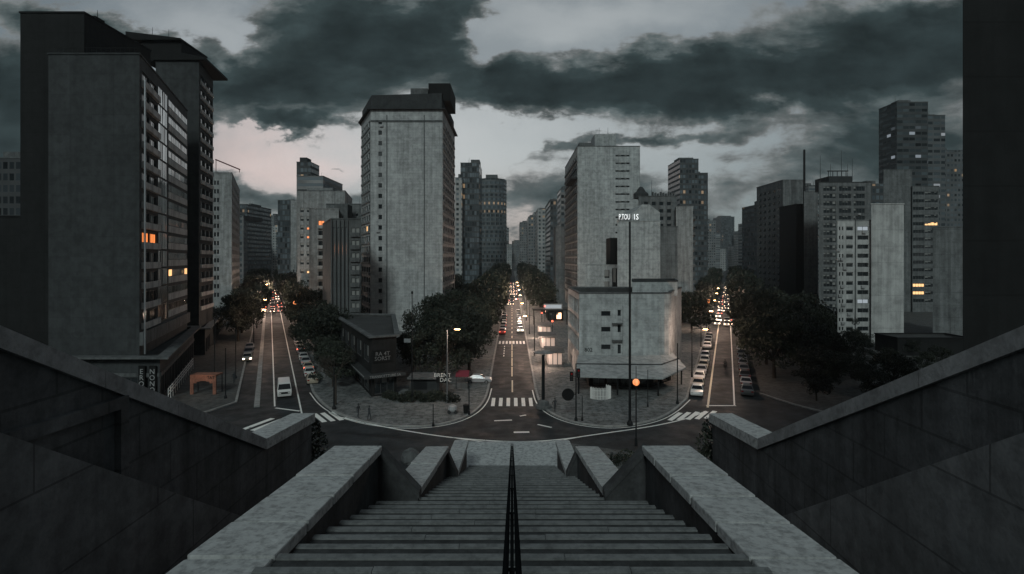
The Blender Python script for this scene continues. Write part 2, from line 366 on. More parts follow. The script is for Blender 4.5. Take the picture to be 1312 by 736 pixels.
M['sign_white'] = emit('lit_sign', (.95, 1, 1), 1.1); M['lamp_glow'] = emit('lamp_glow', (1, .5, .2), 30); M['orb_glow'] = emit('orb_glow', (1, .30, .09), 1.35)
M['head'] = emit('headlight_lens', (1, .80, .62), 12); M['head_far'] = emit('far_headlight_lens', (1, .70, .5), 7)
M['tail'] = emit('tail_light_lens', (1, .13, .06), 4); M['head_off'] = plain('lens_unlit', (.5, .5, .48), .15)
M['tail_off'] = plain('tail_lens_unlit', (.25, .01, .01), .25)
M['tyre'] = plain('tyre_rubber', (.02, .02, .02), .8); M['rim'] = plain('wheel_rim', (.3, .3, .3), .35, .8)
def car_paint(n, c): 
    m = plain(n, c, .3, .1); m.node_tree.nodes['Principled BSDF'].inputs['Coat Weight'].default_value = .5; return m
PAINT = [car_paint('white_car_paint', (.60, .59, .57)), car_paint('silver_car_paint', (.33, .33, .34)), car_paint('black_car_paint', (.02, .02, .022)),
         car_paint('grey_car_paint', (.12, .125, .13)), car_paint('red_car_paint', (.25, .02, .02)), car_paint('beige_car_paint', (.42, .36, .28))]
M['bark'] = rough_mat('bark', (.05, .042, .035), .4, 2, 0, .95, .5)
def leaf_mat(name, a, b_):
    m, nt, b = newmat(name); N = nt.nodes; L = nt.links
    oi = N.new('ShaderNodeObjectInfo'); tc = N.new('ShaderNodeTexCoord'); n = N.new('ShaderNodeTexNoise'); n.inputs['Scale'].default_value = .8
    L.new(tc.outputs['Object'], n.inputs['Vector']); r = N.new('ShaderNodeValToRGB')
    r.color_ramp.elements[0].position = .35; r.color_ramp.elements[0].color = (*a, 1); r.color_ramp.elements[1].position = .65; r.color_ramp.elements[1].color = (*b_, 1)
    L.new(n.outputs['Fac'], r.inputs[0]); mr = N.new('ShaderNodeMapRange'); mr.inputs['To Min'].default_value = .55; mr.inputs['To Max'].default_value = 1.7; L.new(oi.outputs['Random'], mr.inputs[0])
    sc = N.new('ShaderNodeVectorMath'); sc.operation = 'SCALE'; L.new(r.outputs[0], sc.inputs[0]); L.new(mr.outputs[0], sc.inputs['Scale']); L.new(sc.outputs[0], b.inputs['Base Color']); b.inputs['Roughness'].default_value = .6
    b.inputs['Specular IOR Level'].default_value = .25; return m
M['leaf'] = leaf_mat('leaf', (.012, .015, .011), (.028, .033, .023)); M['leaf_pale'] = leaf_mat('pale_leaf', (.06, .07, .055), (.16, .17, .14))
FAR = [far_facade('far_grey_facade', (.17, .175, .175), 2.4, 3.0, .62, .55), far_facade('far_pale_facade', (.30, .305, .30), 3.0, 3.0, .5, .5),
       far_facade('far_dark_facade', (.06, .064, .066), 1.8, 3.1, .75, .6), far_facade('far_banded_facade', (.20, .205, .205), 30, 3.0, .97, .5),
       far_facade('far_glass_facade', (.05, .057, .06), 1.4, 3.3, .86, .74, .012)]

# ------------------------------------------------------------------ facades and buildings
WIN = {}
def window_mesh(w, h, style, lit):
    key = (round(w, 2), round(h, 2), style, lit)
    if key in WIN: return WIN[key]
    mb = MB(); fw = .07 if w < 3 else .09
    n = max(1, round(w / (1.1 if style != 'curtain' else .9))); d0, d1 = .16, .24
    for x0, x1 in ((-w / 2, -w / 2 + fw), (w / 2 - fw, w / 2)): mb.box(x0, d0, -h / 2, x1, d1, h / 2, 0)
    for z0, z1 in ((-h / 2, -h / 2 + fw), (h / 2 - fw, h / 2)): mb.box(-w / 2 + fw, d0 + .002, z0, w / 2 - fw, d1, z1, 0)
    rr = random.Random(hash(key) % 999)
    for i in range(n):
        a = -w / 2 + fw + (w - 2 * fw) * i / n; c = -w / 2 + fw + (w - 2 * fw) * (i + 1) / n
        if i: mb.box(a - fw / 2, d0 + .004, -h / 2 + fw, a + fw / 2, d1 - .004, h / 2 - fw, 0)
        t = .012 * rr.uniform(-1, 1)
        mb.quad([(a, .20 + t, -h / 2 + fw / 2), (c, .20 - t, -h / 2 + fw / 2), (c, .20 - t, h / 2 - fw / 2), (a, .20 + t, h / 2 - fw / 2)], 1)
        if not lit and style != 'curtain' and rr.random() < .4:
            z = h / 2 - h * rr.uniform(.2, .8); mb.quad([(a, .195, z), (c, .195, z), (c, .195, h / 2 - fw), (a, .195, h / 2 - fw)], 2)
    fm = M['frame_pale'] if style == 'pale' else M['frame']
    gm = {0: M['glass'], 1: M['glass_lit'], 2: M['glass_orange'], 3: M['glass_white']}[lit]
    if style == 'curtain' and not lit: gm = M['mirror_glass']
    WIN[key] = mb.mesh('window', [fm, gm, M['blind'] if style != 'mirror' else M['mirror_glass']]); return WIN[key]

def cols(n, s0, s1, frac=.6):
    p = (s1 - s0) / n; return [(s0 + p * (i + .5 - frac / 2), s0 + p * (i + .5 + frac / 2)) for i in range(n)]
def rows(n, z0, z1, frac=.5, off=.5):
    p = (z1 - z0) / n; return [(z0 + p * (i + off - frac / 2), z0 + p * (i + off + frac / 2)) for i in range(n)]
def wall_panel(mb, A, B, sA, sB, z0, z1, cs, rs, mi=0, reveal=.3):
    A = Vector(A); B = Vector(B); d = (B - A).normalized(); inw = Vector((-d.y, d.x)); ops = []
    P = lambda s, z, k=0: (A.x + d.x * s + inw.x * k, A.y + d.y * s + inw.y * k, z)
    def q(a, b, c, e, uvs=True): mb.quad([P(a, c), P(b, c), P(b, e), P(a, e)], mi, [(a, c), (b, c), (b, e), (a, e)])
    cs = sorted(c for c in cs); rs = sorted(r for r in rs)
    if not cs or not rs: q(sA, sB, z0, z1); return ops
    z = z0
    for r0, r1 in rs:
        if r0 > z + .001: q(sA, sB, z, r0)
        s = sA
        for c0, c1 in cs:
            if c0 > s + .001: q(s, c0, r0, r1)
            for a, b in (((c0, r0), (c1, r0)), ((c1, r0), (c1, r1)), ((c1, r1), (c0, r1)), ((c0, r1), (c0, r0))):
                mb.quad([P(*a), P(*b), P(b[0], b[1], reveal), P(a[0], a[1], reveal)], mi, [a, b, b, a])
            ops.append((P((c0 + c1) / 2, (r0 + r1) / 2), c1 - c0, r1 - r0, math.atan2(d.y, d.x))); s = c1
        if sB > s + .001: q(s, sB, r0, r1)
        z = r1
    if z1 > z + .001: q(sA, sB, z, z1)
    return ops
def bld(label, foot, z1, mat, panels=None, name='apartment_building', z0=0, parapet=.7, style='plain', lits=(), group=None,
        cat='building', cap=None, cornice=.12):
    """foot: counter-clockwise outline; panels: {edge: [(sA, sB, cols, rows[, style]), ...]} in metres along the edge"""
    foot = [Vector(p) for p in foot]; cx = sum(p.x for p in foot) / len(foot); cy = sum(p.y for p in foot) / len(foot)
    root = thing(name, label, cat, (cx, cy, z0), 0, group); wall = MB(); ops = []
    for i, A in enumerate(foot):
        B = foot[(i + 1) % len(foot)]; Ln = (B - A).length; ps = (panels or {}).get(i, [])
        s = 0
        for p in ps:
            a, b = p[0] * Ln, p[1] * Ln
            if a > s + .001: wall_panel(wall, A, B, s, a, z0, z1, [], [])
            cs = [(a + (b - a) * c0, a + (b - a) * c1) for c0, c1 in p[2]]
            for o in wall_panel(wall, A, B, a, b, z0, z1, cs, p[3]): ops.append((*o, p[4] if len(p) > 4 else style))
            s = b
        if s < Ln - .001: wall_panel(wall, A, B, s, Ln, z0, z1, [], [])
    wall.build('wall', mat, root)
    o = offset_poly(foot, cornice); n_ = offset_poly(foot, -.3); k = len(foot)
    pc = MB(); t = .22; zb = z1 - .03                                 # parapet cap, one closed ring
    for i in range(k):
        j = (i + 1) % k
        pc.quad([(*o[i], zb), (*o[j], zb), (*o[j], z1 + t), (*o[i], z1 + t)]); pc.quad([(*o[i], z1 + t), (*o[j], z1 + t), (*n_[j], z1 + t), (*n_[i], z1 + t)])
        pc.quad([(*n_[j], zb), (*n_[i], zb), (*n_[i], z1 + t), (*n_[j], z1 + t)]); pc.quad([(*o[j], zb), (*o[i], zb), (*n_[i], zb), (*n_[j], zb)])
    pc.build('parapet', cap or mat, root)
    rf = MB(); zr = z1 - parapet; rf.quad([(*p, zr) for p in n_])
    for i in range(k):
        j = (i + 1) % k; rf.quad([(*n_[j], zr), (*n_[i], zr), (*n_[i], zb), (*n_[j], zb)])
    rf.build('roof', M['roof'], root)
    off = root.location
    ops.sort(key=lambda q: (Vector(q[0]) - Vector((0, 0, EYE))).length)
    lits = dict(lits); rest = MB()
    for n, (c, w, h, th, st) in enumerate(ops):
        lit = lits.get(n, 0)
        if n < 100:
            wo = link('window', window_mesh(w, h, st, lit), root); wo.location = Vector(c) - off; wo.rotation_euler = (0, 0, th)
        else:
            Mx = Matrix.Translation(c) @ Matrix.Rotation(th, 4, 'Z')
            for (x0, x1, z_0, z_1, mi) in ((-w / 2, w / 2, -h / 2, h / 2, 1),):
                rest.quad([Mx @ Vector((x0, .2, z_0)), Mx @ Vector((x1, .2, z_0)), Mx @ Vector((x1, .2, z_1)), Mx @ Vector((x0, .2, z_1))], 1 if n % 3 else 2)
            nn = max(1, round(w / 1.1))
            for i in range(nn + 1):
                xx = -w / 2 + w * i / nn; rest.box(xx - .04, .15, -h / 2, xx + .04, .23, h / 2, 0, Mx)
    if rest.f: rest.build('window', [M['frame'], M['glass'], M['blind']], root)['kind'] = 'stuff'
    return root
def part_box(root, name, x0, y0, z0, x1, y1, z1, mat):
    return MB().box(x0, y0, z0, x1, y1, z1).build(name, mat, root)
def antenna(root, x, y, z, h, r=.06):
    return MB().tube((x, y, z), (x, y, z + h), r, r * .5, 6).build('antenna', M['metal_dark'], root)
def rect(xl, xr, Y0, Y1, back=None):
    """front-left/right px at Y0, running back to Y1 straight (or along a direction)"""
    a, b = Vector(PT(xl, Y0)), Vector(PT(xr, Y0)); d = Vector((0, Y1 - Y0)) if back is None else Vector(back).normalized() * (Y1 - Y0)
    return [a, b, b + d, a + d]

# ------------------------------------------------------------------ ground, roads, pavements
DL = Vector((-.406, .914)); NL = Vector((.914, .406)); DR = Vector((.3668, .9303)); NR = Vector((.9303, -.3668))   # the two slanting avenues
def chaikin(p, n=2):
    for _ in range(n):
        q = [p[0]]
        for a, b in zip(p, p[1:]): q += [a * .75 + b * .25, a * .25 + b * .75]
        q.append(p[-1]); p = q
    return p
gm = MB(); gm.quad([(-4000, -1500, -.05), (4000, -1500, -.05), (4000, 6000, -.05), (-4000, 6000, -.05)]); struct(gm.build('ground', M['ground']))
rm = MB(); rm.quad([(-420, 38, 0), (520, 38, 0), (520, 1020, 0), (-420, 1020, 0)]); struct(rm.build('road', M['asphalt']))
def pavement(name, arc, head, tail, mat='paving'):
    arc = chaikin(arc, 3); poly = head + arc + tail
    inner = [Vector(p) for p in offset_poly([tuple(p) for p in poly], -.32)]
    m = MB(); m.prism([tuple(p) for p in inner], .0, .15); m.uv[1] = [tuple(p) for p in inner]; o = struct(m.build('pavement', M[mat]))
    k = MB(); line = [Vector(p) for p in offset_poly([tuple(p) for p in poly], -.16)]
    k.strip(line, .318, 0, .165); struct(k.build('kerb', M['kerb'])); return arc
a1 = [G(400, 503), G(412, 519), G(436, 534), G(478, 545), G(530, 549), G(575, 544), G(606, 532), G(622, 516), G(627, 498)]
arcL = pavement('pavement', a1, [a1[0] + DL * 820], [Vector((a1[-1].x + .35, 900))])
a2 = [G(685, 500), G(690, 518), G(707, 533), G(742, 545), G(790, 549), G(838, 541), G(864, 528), G(881, 512)]
arcR = pavement('pavement', a2, [Vector((a2[0].x - .3, 900))], [a2[-1] + DR * 850])
a3 = [Vector((-230, 60)), Vector((-70, 60)), Vector((-50, 62)), Vector((-40.5, 68)), G(304, 516)]
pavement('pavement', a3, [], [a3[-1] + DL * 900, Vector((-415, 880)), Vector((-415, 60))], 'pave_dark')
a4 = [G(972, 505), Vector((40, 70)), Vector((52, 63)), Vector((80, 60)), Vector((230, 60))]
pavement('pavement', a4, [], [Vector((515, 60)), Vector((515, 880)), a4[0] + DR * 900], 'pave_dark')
fp = MB(); fp.prism([(-5.2, 40), (14, 40), (14, 55.5), (5.2, 59.3), (-5.2, 59.3)], 0, .15); struct(fp.build('forecourt', M['paving']))
mp = MB(); m0 = G(329, 522); mp.strip([m0, m0 + DL * 300], .7, 0, .16); struct(mp.build('median_kerb', M['kerb']))

def marks(name, strips, mat, z=.008):
    m = MB()
    for pts, w in strips: m.strip(pts, w, z, z)
    return struct(m.build(name, mat))
V2 = lambda x, y: Vector((x, y))
zs = []
for k in range(6): x = (588.3 if False else 0) or -2.62 + 1.05 * k; zs.append(([V2(x, 74.2), V2(x, 78.6)], .5))
marks('zebra_crossing', zs, M['paint'])
marks('zebra_crossing', [([V2(-2.9 + .82 * k, 128.5), V2(-2.9 + .82 * k, 133.0)], .46) for k in range(9)], M['paint'])
cen = [([V2(.05, 82), V2(.05, 90)], .22)]
for k in range(30): cen.append(([V2(.0, 93 + 9 * k), V2(.0, 93 + 9 * k + (8.2 if k < 4 else 4))], .2))
marks('lane_line', cen, M['paint_yellow'])
marks('lane_line', [([V2(-1.7, 112 + 3 * k), V2(-1.7, 113.6 + 3 * k)], .2) for k in range(5)], M['paint'])
def rail_line(p, D, a, b, w): return ([p + D * a, p + D * b], w)
c0 = G(352, 521); marks('lane_line', [rail_line(c0, DL, 0, 330, .2), rail_line(G(386, 527), DL, -2, 330, .2)], M['paint'], .008)
marks('lane_line', [rail_line(G(907, 520), DR, -1, 420, .28)], M['paint_yellow']); marks('lane_line', [rail_line(G(941, 520), DR, 0, 420, .22)], M['paint'])
zl = []
for k in range(4): p = G(416 + 11 * k, 541 - 1.2 * k); zl.append(([p, p + V2(-2.6, 3.6)], .62))
for k in range(5): p = G(310 + 13 * k, 551 + 1 * k); zl.append(([p, p + V2(1.6, 4.6)], .7))
marks('zebra_crossing', zl, M['paint'])
zr = []
for k in range(5): p = G(858 + 11.6 * k, 539 - .6 * k); zr.append(([p, p + V2(2.4, 3.4)], .6))
marks('zebra_crossing', zr, M['paint'])
marks('stop_line', [([G(905, 520), G(943, 520)], .4), ([G(353, 523), G(384, 527)], .35)], M['paint'])
def offs(arc, d): return [Vector(p) for p in [(arc[i].x + d * n.x, arc[i].y + d * n.y) for i, n in enumerate(
    [Vector(((arc[min(i + 1, len(arc) - 1)] - arc[max(i - 1, 0)]).y, -(arc[min(i + 1, len(arc) - 1)] - arc[max(i - 1, 0)]).x)).normalized() for i in range(len(arc))])]]
marks('edge_line', [(offs(arcL, .35), .16), (offs(arcR, .35), .16)], M['paint'])
gl = chaikin([G(432, 534), G(489, 547), G(560, 559), G(610, 564), G(665, 567), G(717, 564), G(770, 556), G(835, 547), G(880, 537), G(905, 527)], 3)
marks('edge_line', [(gl, .26)], M['paint'], .012)
gl2 = chaikin([G(585, 562), G(625, 567), G(665, 569), G(705, 567), G(745, 560)], 3); marks('edge_line', [(gl2, .18)], M['paint'], .016)
arr = MB(); 
for (x, y, w, dx, dy) in ((-2.2, 67.5, .35, 2.2, 0.3), (3.1, 66.0, .3, 1.6, -1.2), (.2, 63.0, .5, 1.8, .1), (1.0, 69.5, .3, .8, .5)):
    arr.strip([V2(x, y), V2(x + dx, y + dy)], w, .008, .008)
struct(arr.build('worn_marking', M['paint']))

pt = MB()
for (x, y, w, dx, dy, z) in ((-1.6, 84, .9, 0, 9, .004), (1.7, 96, 1.0, 0, 14, .004), (-9, 62.6, 1.3, 7, -.4, .004), (6, 61.5, 1.0, 8, 1.2, .004), (-20, 63, .8, 9, -2.2, .004), (1.2, 70.5, 1.4, 3, -2, .005), (-2.5, 118, .8, 0, 18, .004)):
    pt.strip([V2(x, y), V2(x + dx, y + dy)], w, z, z)
struct(pt.build('asphalt_patch', asphalt_mat('asphalt_patch', (.015, .016, .017), (.5, .8))))
for (x, y, l) in ((-1.3, 71.5, 'left of the zebra approach'), (2.6, 64.2, 'nearest the stair foot'), (-13, 62.2, 'on the curving road before the corner shop')):
    c = MB(); c.lathe((x, y, .002), [(.42, 0), (.42, .006)], 20); tag(c.build('manhole_cover', M['metal_dark']), 'round dark manhole cover in the asphalt %s' % l, 'manhole cover')
# hillside under the stair
def bank(x, y):
    dr = 3.6 + .62 * max(0, y - 3); ax = abs(x)
    if ax > 6.4: dr += min(4.5, (ax - 6.4) * 4)
    if ax > 20: dr += (ax - 20) * .4
    return max(-.04, EYE - dr)
hb = MB(); nx, ny = 60, 50; xs = [-60 + 2 * i for i in range(nx + 1)]; ys = [-25 + 1.2 * j for j in range(ny + 1)]
for j in range(ny):
    for i in range(nx):
        hb.quad([(x, y, bank(x, y)) for x, y in ((xs[i], ys[j]), (xs[i + 1], ys[j]), (xs[i + 1], ys[j + 1]), (xs[i], ys[j + 1]))])
struct(hb.build('hillside', M['earth']))

# ------------------------------------------------------------------ the stair and its walls
RUN, RISE, D0 = .55, .17, 1.585
def tread(n): return EYE - D0 - RISE * n
st = thing('staircase', 'long straight stone staircase descending between stepped walls to the street', 'stairs', (0, 0, EYE - D0))
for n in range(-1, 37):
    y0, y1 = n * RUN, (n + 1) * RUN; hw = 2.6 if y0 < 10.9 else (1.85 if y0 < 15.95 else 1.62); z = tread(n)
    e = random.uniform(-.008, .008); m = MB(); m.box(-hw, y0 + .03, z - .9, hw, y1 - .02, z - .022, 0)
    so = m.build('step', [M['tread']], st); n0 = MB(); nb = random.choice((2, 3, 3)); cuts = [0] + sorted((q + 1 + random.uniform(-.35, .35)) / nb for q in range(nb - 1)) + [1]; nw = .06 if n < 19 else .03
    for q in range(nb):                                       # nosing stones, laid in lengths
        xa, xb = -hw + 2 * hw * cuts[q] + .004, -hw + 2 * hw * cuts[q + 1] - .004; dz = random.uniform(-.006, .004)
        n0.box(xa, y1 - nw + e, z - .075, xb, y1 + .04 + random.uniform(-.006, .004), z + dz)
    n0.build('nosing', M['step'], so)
zl_ = tread(37)
MB().box(-1.9, 37 * RUN + .05, zl_ - .8, 1.9, 23.6, zl_ - .002).build('landing', M['stone'], st)
lf = MB()
for k in range(70): lf.box(-1.9, 23.6 + k * .3, zl_ - .17 * (k + 1) - .6, 1.9, 23.6 + (k + 1) * .3 + .02, zl_ - .17 * (k + 1))
lf.build('lower_flight', M['step'], st)
MB().box(-7, -12, EYE - D0 - .5, 7, -.56, EYE - D0 + .17 - .002).build('top_landing', M['paving'], st)

def stair_side(s):
    w = thing('stepped_wall', 'stone capped stepped wall down the %s flank of the staircase' % ('left' if s < 0 else 'right'), 'wall', (s * 3, 8, 12), 0, 'stepped walls flanking the staircase')
    X = lambda a: s * a
    body = MB()
    def slab(ya, za, yb, zb, xi, xo, zbot):
        P = [(xi, ya), (xi, yb), (xo, yb), (xo, ya)]
        body.prism([(X(p[0]), p[1]) for p in P], zbot, 0, 0, ztop=[za, zb, zb, za])
    def cap(ya, za, yb, zb, xi, xo, n, jit=.0, rnd=False):
        for k in range(n):
            a = k / n; b = (k + 1) / n; y0 = ya + (yb - ya) * a + .024; y1 = ya + (yb - ya) * b - .024; z0 = za + (zb - za) * a; z1 = za + (zb - za) * b
            m = MB(); h = .14; e = random.uniform(-.006, .006); tw = random.uniform(-.012, .012)
            if rnd and k == n - 1:
                c = (xi + xo) / 2; r = (xo - xi) / 2; pts = [(xi, y0)] + [(c - r * math.cos(t * math.pi / 8), y1 - .18 + .18 * math.sin(t * math.pi / 8)) for t in range(9)] + [(xo, y0)]
            else:
                q = .015; pts = [(xi, y0 + q), (xi, y1 - q), (xi + q, y1), (xo - q, y1), (xo, y1 - q), (xo, y0 + q), (xo - q, y0), (xi + q, y0)]
            zt = [z0 + (z1 - z0) * (p[1] - y0) / (y1 - y0) + e + tw * (p[0] - xi) for p in pts]
            n0 = len(m.v); kk = len(pts)
            m.v += [(X(p[0]), p[1], z - h) for p, z in zip(pts, zt)] + [(X(p[0]), p[1], z - .015) for p, z in zip(pts, zt)]
            ins = offset_poly(pts if s < 0 else pts, .0)
            cxm = sum(p[0] for p in pts) / kk; cym = sum(p[1] for p in pts) / kk
            m.v += [(X(cxm + (p[0] - cxm) * .985), p[1], z) for p, z in zip(pts, zt)]
            for lay in (0, kk):
                for i in range(kk): m.f.append((n0 + lay + i, n0 + lay + (i + 1) % kk, n0 + lay + kk + (i + 1) % kk, n0 + lay + kk + i)); m.m.append(0)
            m.f.append(tuple(n0 + 2 * kk + i for i in range(kk))); m.m.append(0)
            m.f.append(tuple(n0 + i for i in range(kk))[::-1]); m.m.append(0)
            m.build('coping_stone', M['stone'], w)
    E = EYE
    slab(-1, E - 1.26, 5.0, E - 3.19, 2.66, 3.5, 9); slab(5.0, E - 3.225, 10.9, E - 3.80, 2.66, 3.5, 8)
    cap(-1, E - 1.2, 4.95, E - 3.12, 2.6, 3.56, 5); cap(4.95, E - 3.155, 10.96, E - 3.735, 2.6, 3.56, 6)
    # end wall of the first length: a return across to the narrower flight with a raking capped top
    def rake(y0, y1, xa, za, xb, zb, zbot, capped=True):
        n0 = len(body.v); q = [(xa, zbot), (xb, zbot), (xb, zb), (xa, za)]
        body.v += [(X(x), y0, z) for x, z in q] + [(X(x), y1, z) for x, z in q]
        for f in ((0, 1, 2, 3), (7, 6, 5, 4), (0, 4, 5, 1), (1, 5, 6, 2), (2, 6, 7, 3), (3, 7, 4, 0)): body.f.append(tuple(n0 + i for i in f)); body.m.append(0)
        m = MB(); k = [(xa + .02, za + .0), (xb - .03, zb), (xb - .03, zb + .13), (xa + .02, za + .13)]
        m.v += [(X(x), y0 - .05, z) for x, z in k] + [(X(x), y1 + .03, z) for x, z in k]
        for f in ((0, 1, 2, 3), (7, 6, 5, 4), (0, 4, 5, 1), (1, 5, 6, 2), (2, 6, 7, 3), (3, 7, 4, 0)): m.f.append(f); m.m.append(0)
        m.build('raking_coping', M['stair_wall'], w)
    rake(10.88, 11.08, 2.66, E - 3.86, 1.87, E - 4.76, 8)
    slab(11.11, E - 4.73, 15.95, E - 5.54, 1.91, 2.46, 6); cap(11.1, E - 4.665, 16.0, E - 5.48, 1.85, 2.52, 4)
    rake(15.94, 16.1, 1.91, E - 5.62, 1.62, E - 6.38, 6)
    slab(16.13, E - 6.39, 20.05, E - 6.77, 1.66, 2.06, 5); cap(16.12, E - 6.32, 20.3, E - 6.71, 1.6, 2.12, 3, rnd=True)
    body.build('wall_body', M['stair_wall'], w)
stair_side(-1); stair_side(1)

def side_parapet(s):
    nm = 'left' if s < 0 else 'right'
    w = thing('parapet_wall', 'dark rendered outer parapet sloping down the %s side of the stair' % nm, 'wall', (s * 6.2, 10, 14), 0, 'outer parapets beside the stair')
    def yz(name, pts, x0, x1, mat, uv=True):
        m = MB(); k = len(pts)
        for x, rev in ((x0, False), (x1, True)):
            q = [(s * x, y, z) for y, z in pts]; m.quad(q[::-1] if rev else q, 0, [(y, z) for y, z in (pts[::-1] if rev else pts)])
        for i in range(k):
            a, b = pts[i], pts[(i + 1) % k]; m.quad([(s * x0, *a), (s * x1, *a), (s * x1, *b), (s * x0, *b)], 0, [(0, a[1]), (.5, a[1]), (.5, b[1]), (0, b[1])])
        return m.build(name, mat, w)
    E = EYE; top = lambda d: E - (.805 + .52 * (d - 6.4)); t2 = lambda d: E - (4.341 + .094 * (d - 13.2)); th = .26
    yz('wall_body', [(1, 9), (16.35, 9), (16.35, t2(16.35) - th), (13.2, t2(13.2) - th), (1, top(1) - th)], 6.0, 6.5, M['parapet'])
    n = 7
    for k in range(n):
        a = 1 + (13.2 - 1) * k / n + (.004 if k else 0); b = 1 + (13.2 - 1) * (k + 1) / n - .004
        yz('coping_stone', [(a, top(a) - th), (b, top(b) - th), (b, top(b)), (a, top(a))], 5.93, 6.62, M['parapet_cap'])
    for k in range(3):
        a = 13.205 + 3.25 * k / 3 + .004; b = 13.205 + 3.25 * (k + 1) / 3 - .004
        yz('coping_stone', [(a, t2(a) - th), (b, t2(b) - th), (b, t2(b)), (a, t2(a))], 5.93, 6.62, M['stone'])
    p = lambda d: E - (1.9 + .642 * (d - 5.98))
    yz('plinth', [(2.5, 9), (15, 9), (15, p(15)), (2.5, p(2.5))], 5.6, 5.97, M['plinth'])
    if s < 0:
        yz('raised_band', [(5.5, E - 2.02), (8.42, E - 2.10), (8.42, E - 3.6), (8.25, E - 3.6), (8.25, E - 2.27), (5.5, E - 2.19)], 5.90, 6.02, M['parapet'])
side_parapet(-1); side_parapet(1)

hr = thing('handrail', 'dark metal centre handrail dividing the staircase', 'handrail', (0, 0, EYE - D0))
def rail_at(d): return EYE - D0 - RISE / RUN * d
for x in (-.03, .03):
    MB().tube((x, -.5, rail_at(-.5) + .92), (x, 20.5, rail_at(20.5) + .98), .015, n=10).build('rail', M['rail'], hr)
for k in range(12):
    d = .9 + k * 1.76; m = MB(); m.tube((0, d, rail_at(d) - .15), (0, d, rail_at(d) + .89), .014, n=8); m.box(-.035, d - .008, rail_at(d) + .89, .035, d + .008, rail_at(d) + .90)
    m.build('post', M['rail'], hr)

# ------------------------------------------------------------------ buildings
def balconies(root, A, B, f0, f1, zs, depth, h, mat, name='balcony', slab=True):
    A = Vector(A); B = Vector(B); d = (B - A); Ln = d.length; d.normalize(); th = math.atan2(d.y, d.x)
    off = parent_off(root); w = (f1 - f0) * Ln; m = MB()
    m.box(0, -depth, 0, w, -.003, .14); m.box(0, -depth, .14, w, -depth + .1, h); m.box(0, -depth + .1, .14, .08, -.003, h); m.box(w - .08, -depth + .1, .14, w, -.003, h)
    me = m.mesh(name, mat)
    for z in zs:
        o = link(name, me, root); p = A + d * (f0 * Ln); o.location = Vector((p.x, p.y, z)) - off; o.rotation_euler = (0, 0, th)
def ledge(root, A, B, f0, f1, z, depth, h, mat, name='ledge'):
    A = Vector(A); B = Vector(B); d = (B - A); Ln = d.length; th = math.atan2(d.y, d.x); p = A + d * f0
    m = MB(); m.box(0, -depth, 0, (f1 - f0) * Ln, -.003, h); o = link(name, m.mesh(name, mat), root)
    o.location = Vector((p.x, p.y, z)) - parent_off(root); o.rotation_euler = (0, 0, th); return o
def air_units(root, every, seed, mat='frame_pale'):
    rr = random.Random(seed); m = MB(); m.box(-.45, -.42, -.3, .45, -.003, .3); m.tube((0, -.42, 0), (0, -.45, 0), .24, n=10); me = m.mesh('air_conditioner', M[mat])
    for w in [c for c in root.children if c.name.startswith('window') and c.get('kind') != 'stuff']:
        if rr.random() < every:
            o = link('air_conditioner', me, root); dx = rr.uniform(-.5, .5); o.rotation_euler = w.rotation_euler; zs_ = [v.co.z for v in w.data.vertices]
            o.location = w.location + Vector((math.cos(w.rotation_euler[2]) * dx, math.sin(w.rotation_euler[2]) * dx, min(zs_) - .42))
def glazing(root, A, B, f0, f1, n, zs, mat, name, seed):
    """flush panes in thin frames; each is hung a hair out of true, so they catch the sky differently"""
    rr = random.Random(seed); A = Vector(A); B = Vector(B); d = B - A; th = math.atan2(d.y, d.x); Ln = d.length; off = parent_off(root); w = (f1 - f0) * Ln / n; me = {}
    for z0, z1 in zs:
        for k in range(n):
            v = rr.randrange(3); key = (round(z1 - z0, 2), v)
            if key not in me:
                m = MB(); h = z1 - z0; e = .05; m.box(e, -.05, e, w - e, -.01, h - e, 0)
                for a in ((0, -.07, 0, w, .02, e), (0, -.07, h - e, w, .02, h), (0, -.07, e, e, .02, h - e), (w - e, -.07, e, w, .02, h - e)): m.box(*a, 1)
                if v: m.box(w * (.3 + .2 * v) - .03, -.072, e, w * (.3 + .2 * v) + .03, .0, h - e, 1)
                me[key] = m.mesh(name, [mat if v < 2 else M['glass'], M['frame']])
            o = link(name, me[key], root); p = A + d * (f0 + (f1 - f0) * k / n); o.location = Vector((p.x, p.y, z0)) - off
            o.rotation_euler = (rr.uniform(-.012, .012), 0, th + rr.uniform(-.012, .012))
def light_up(root, spots):
    """turn the window nearest to a photo position into a lit room"""
    ws = [c for c in root.children if c.name.startswith(('window', 'glazing')) and c.get('kind') != 'stuff']; base = root.location
    for x, y, kind in spots:
        def key(o):
            p = base + o.location; return (CX + F * p.x / p.y - x) ** 2 + (HOR - F * (p.z - EYE) / p.y - y) ** 2
        o = min(ws, key=key); me = o.data.copy(); me.materials[0 if len(me.materials) == 2 else 1] = {1: M['glass_lit'], 2: M['glass_orange'], 3: M['glass_white']}[kind]; o.data = me

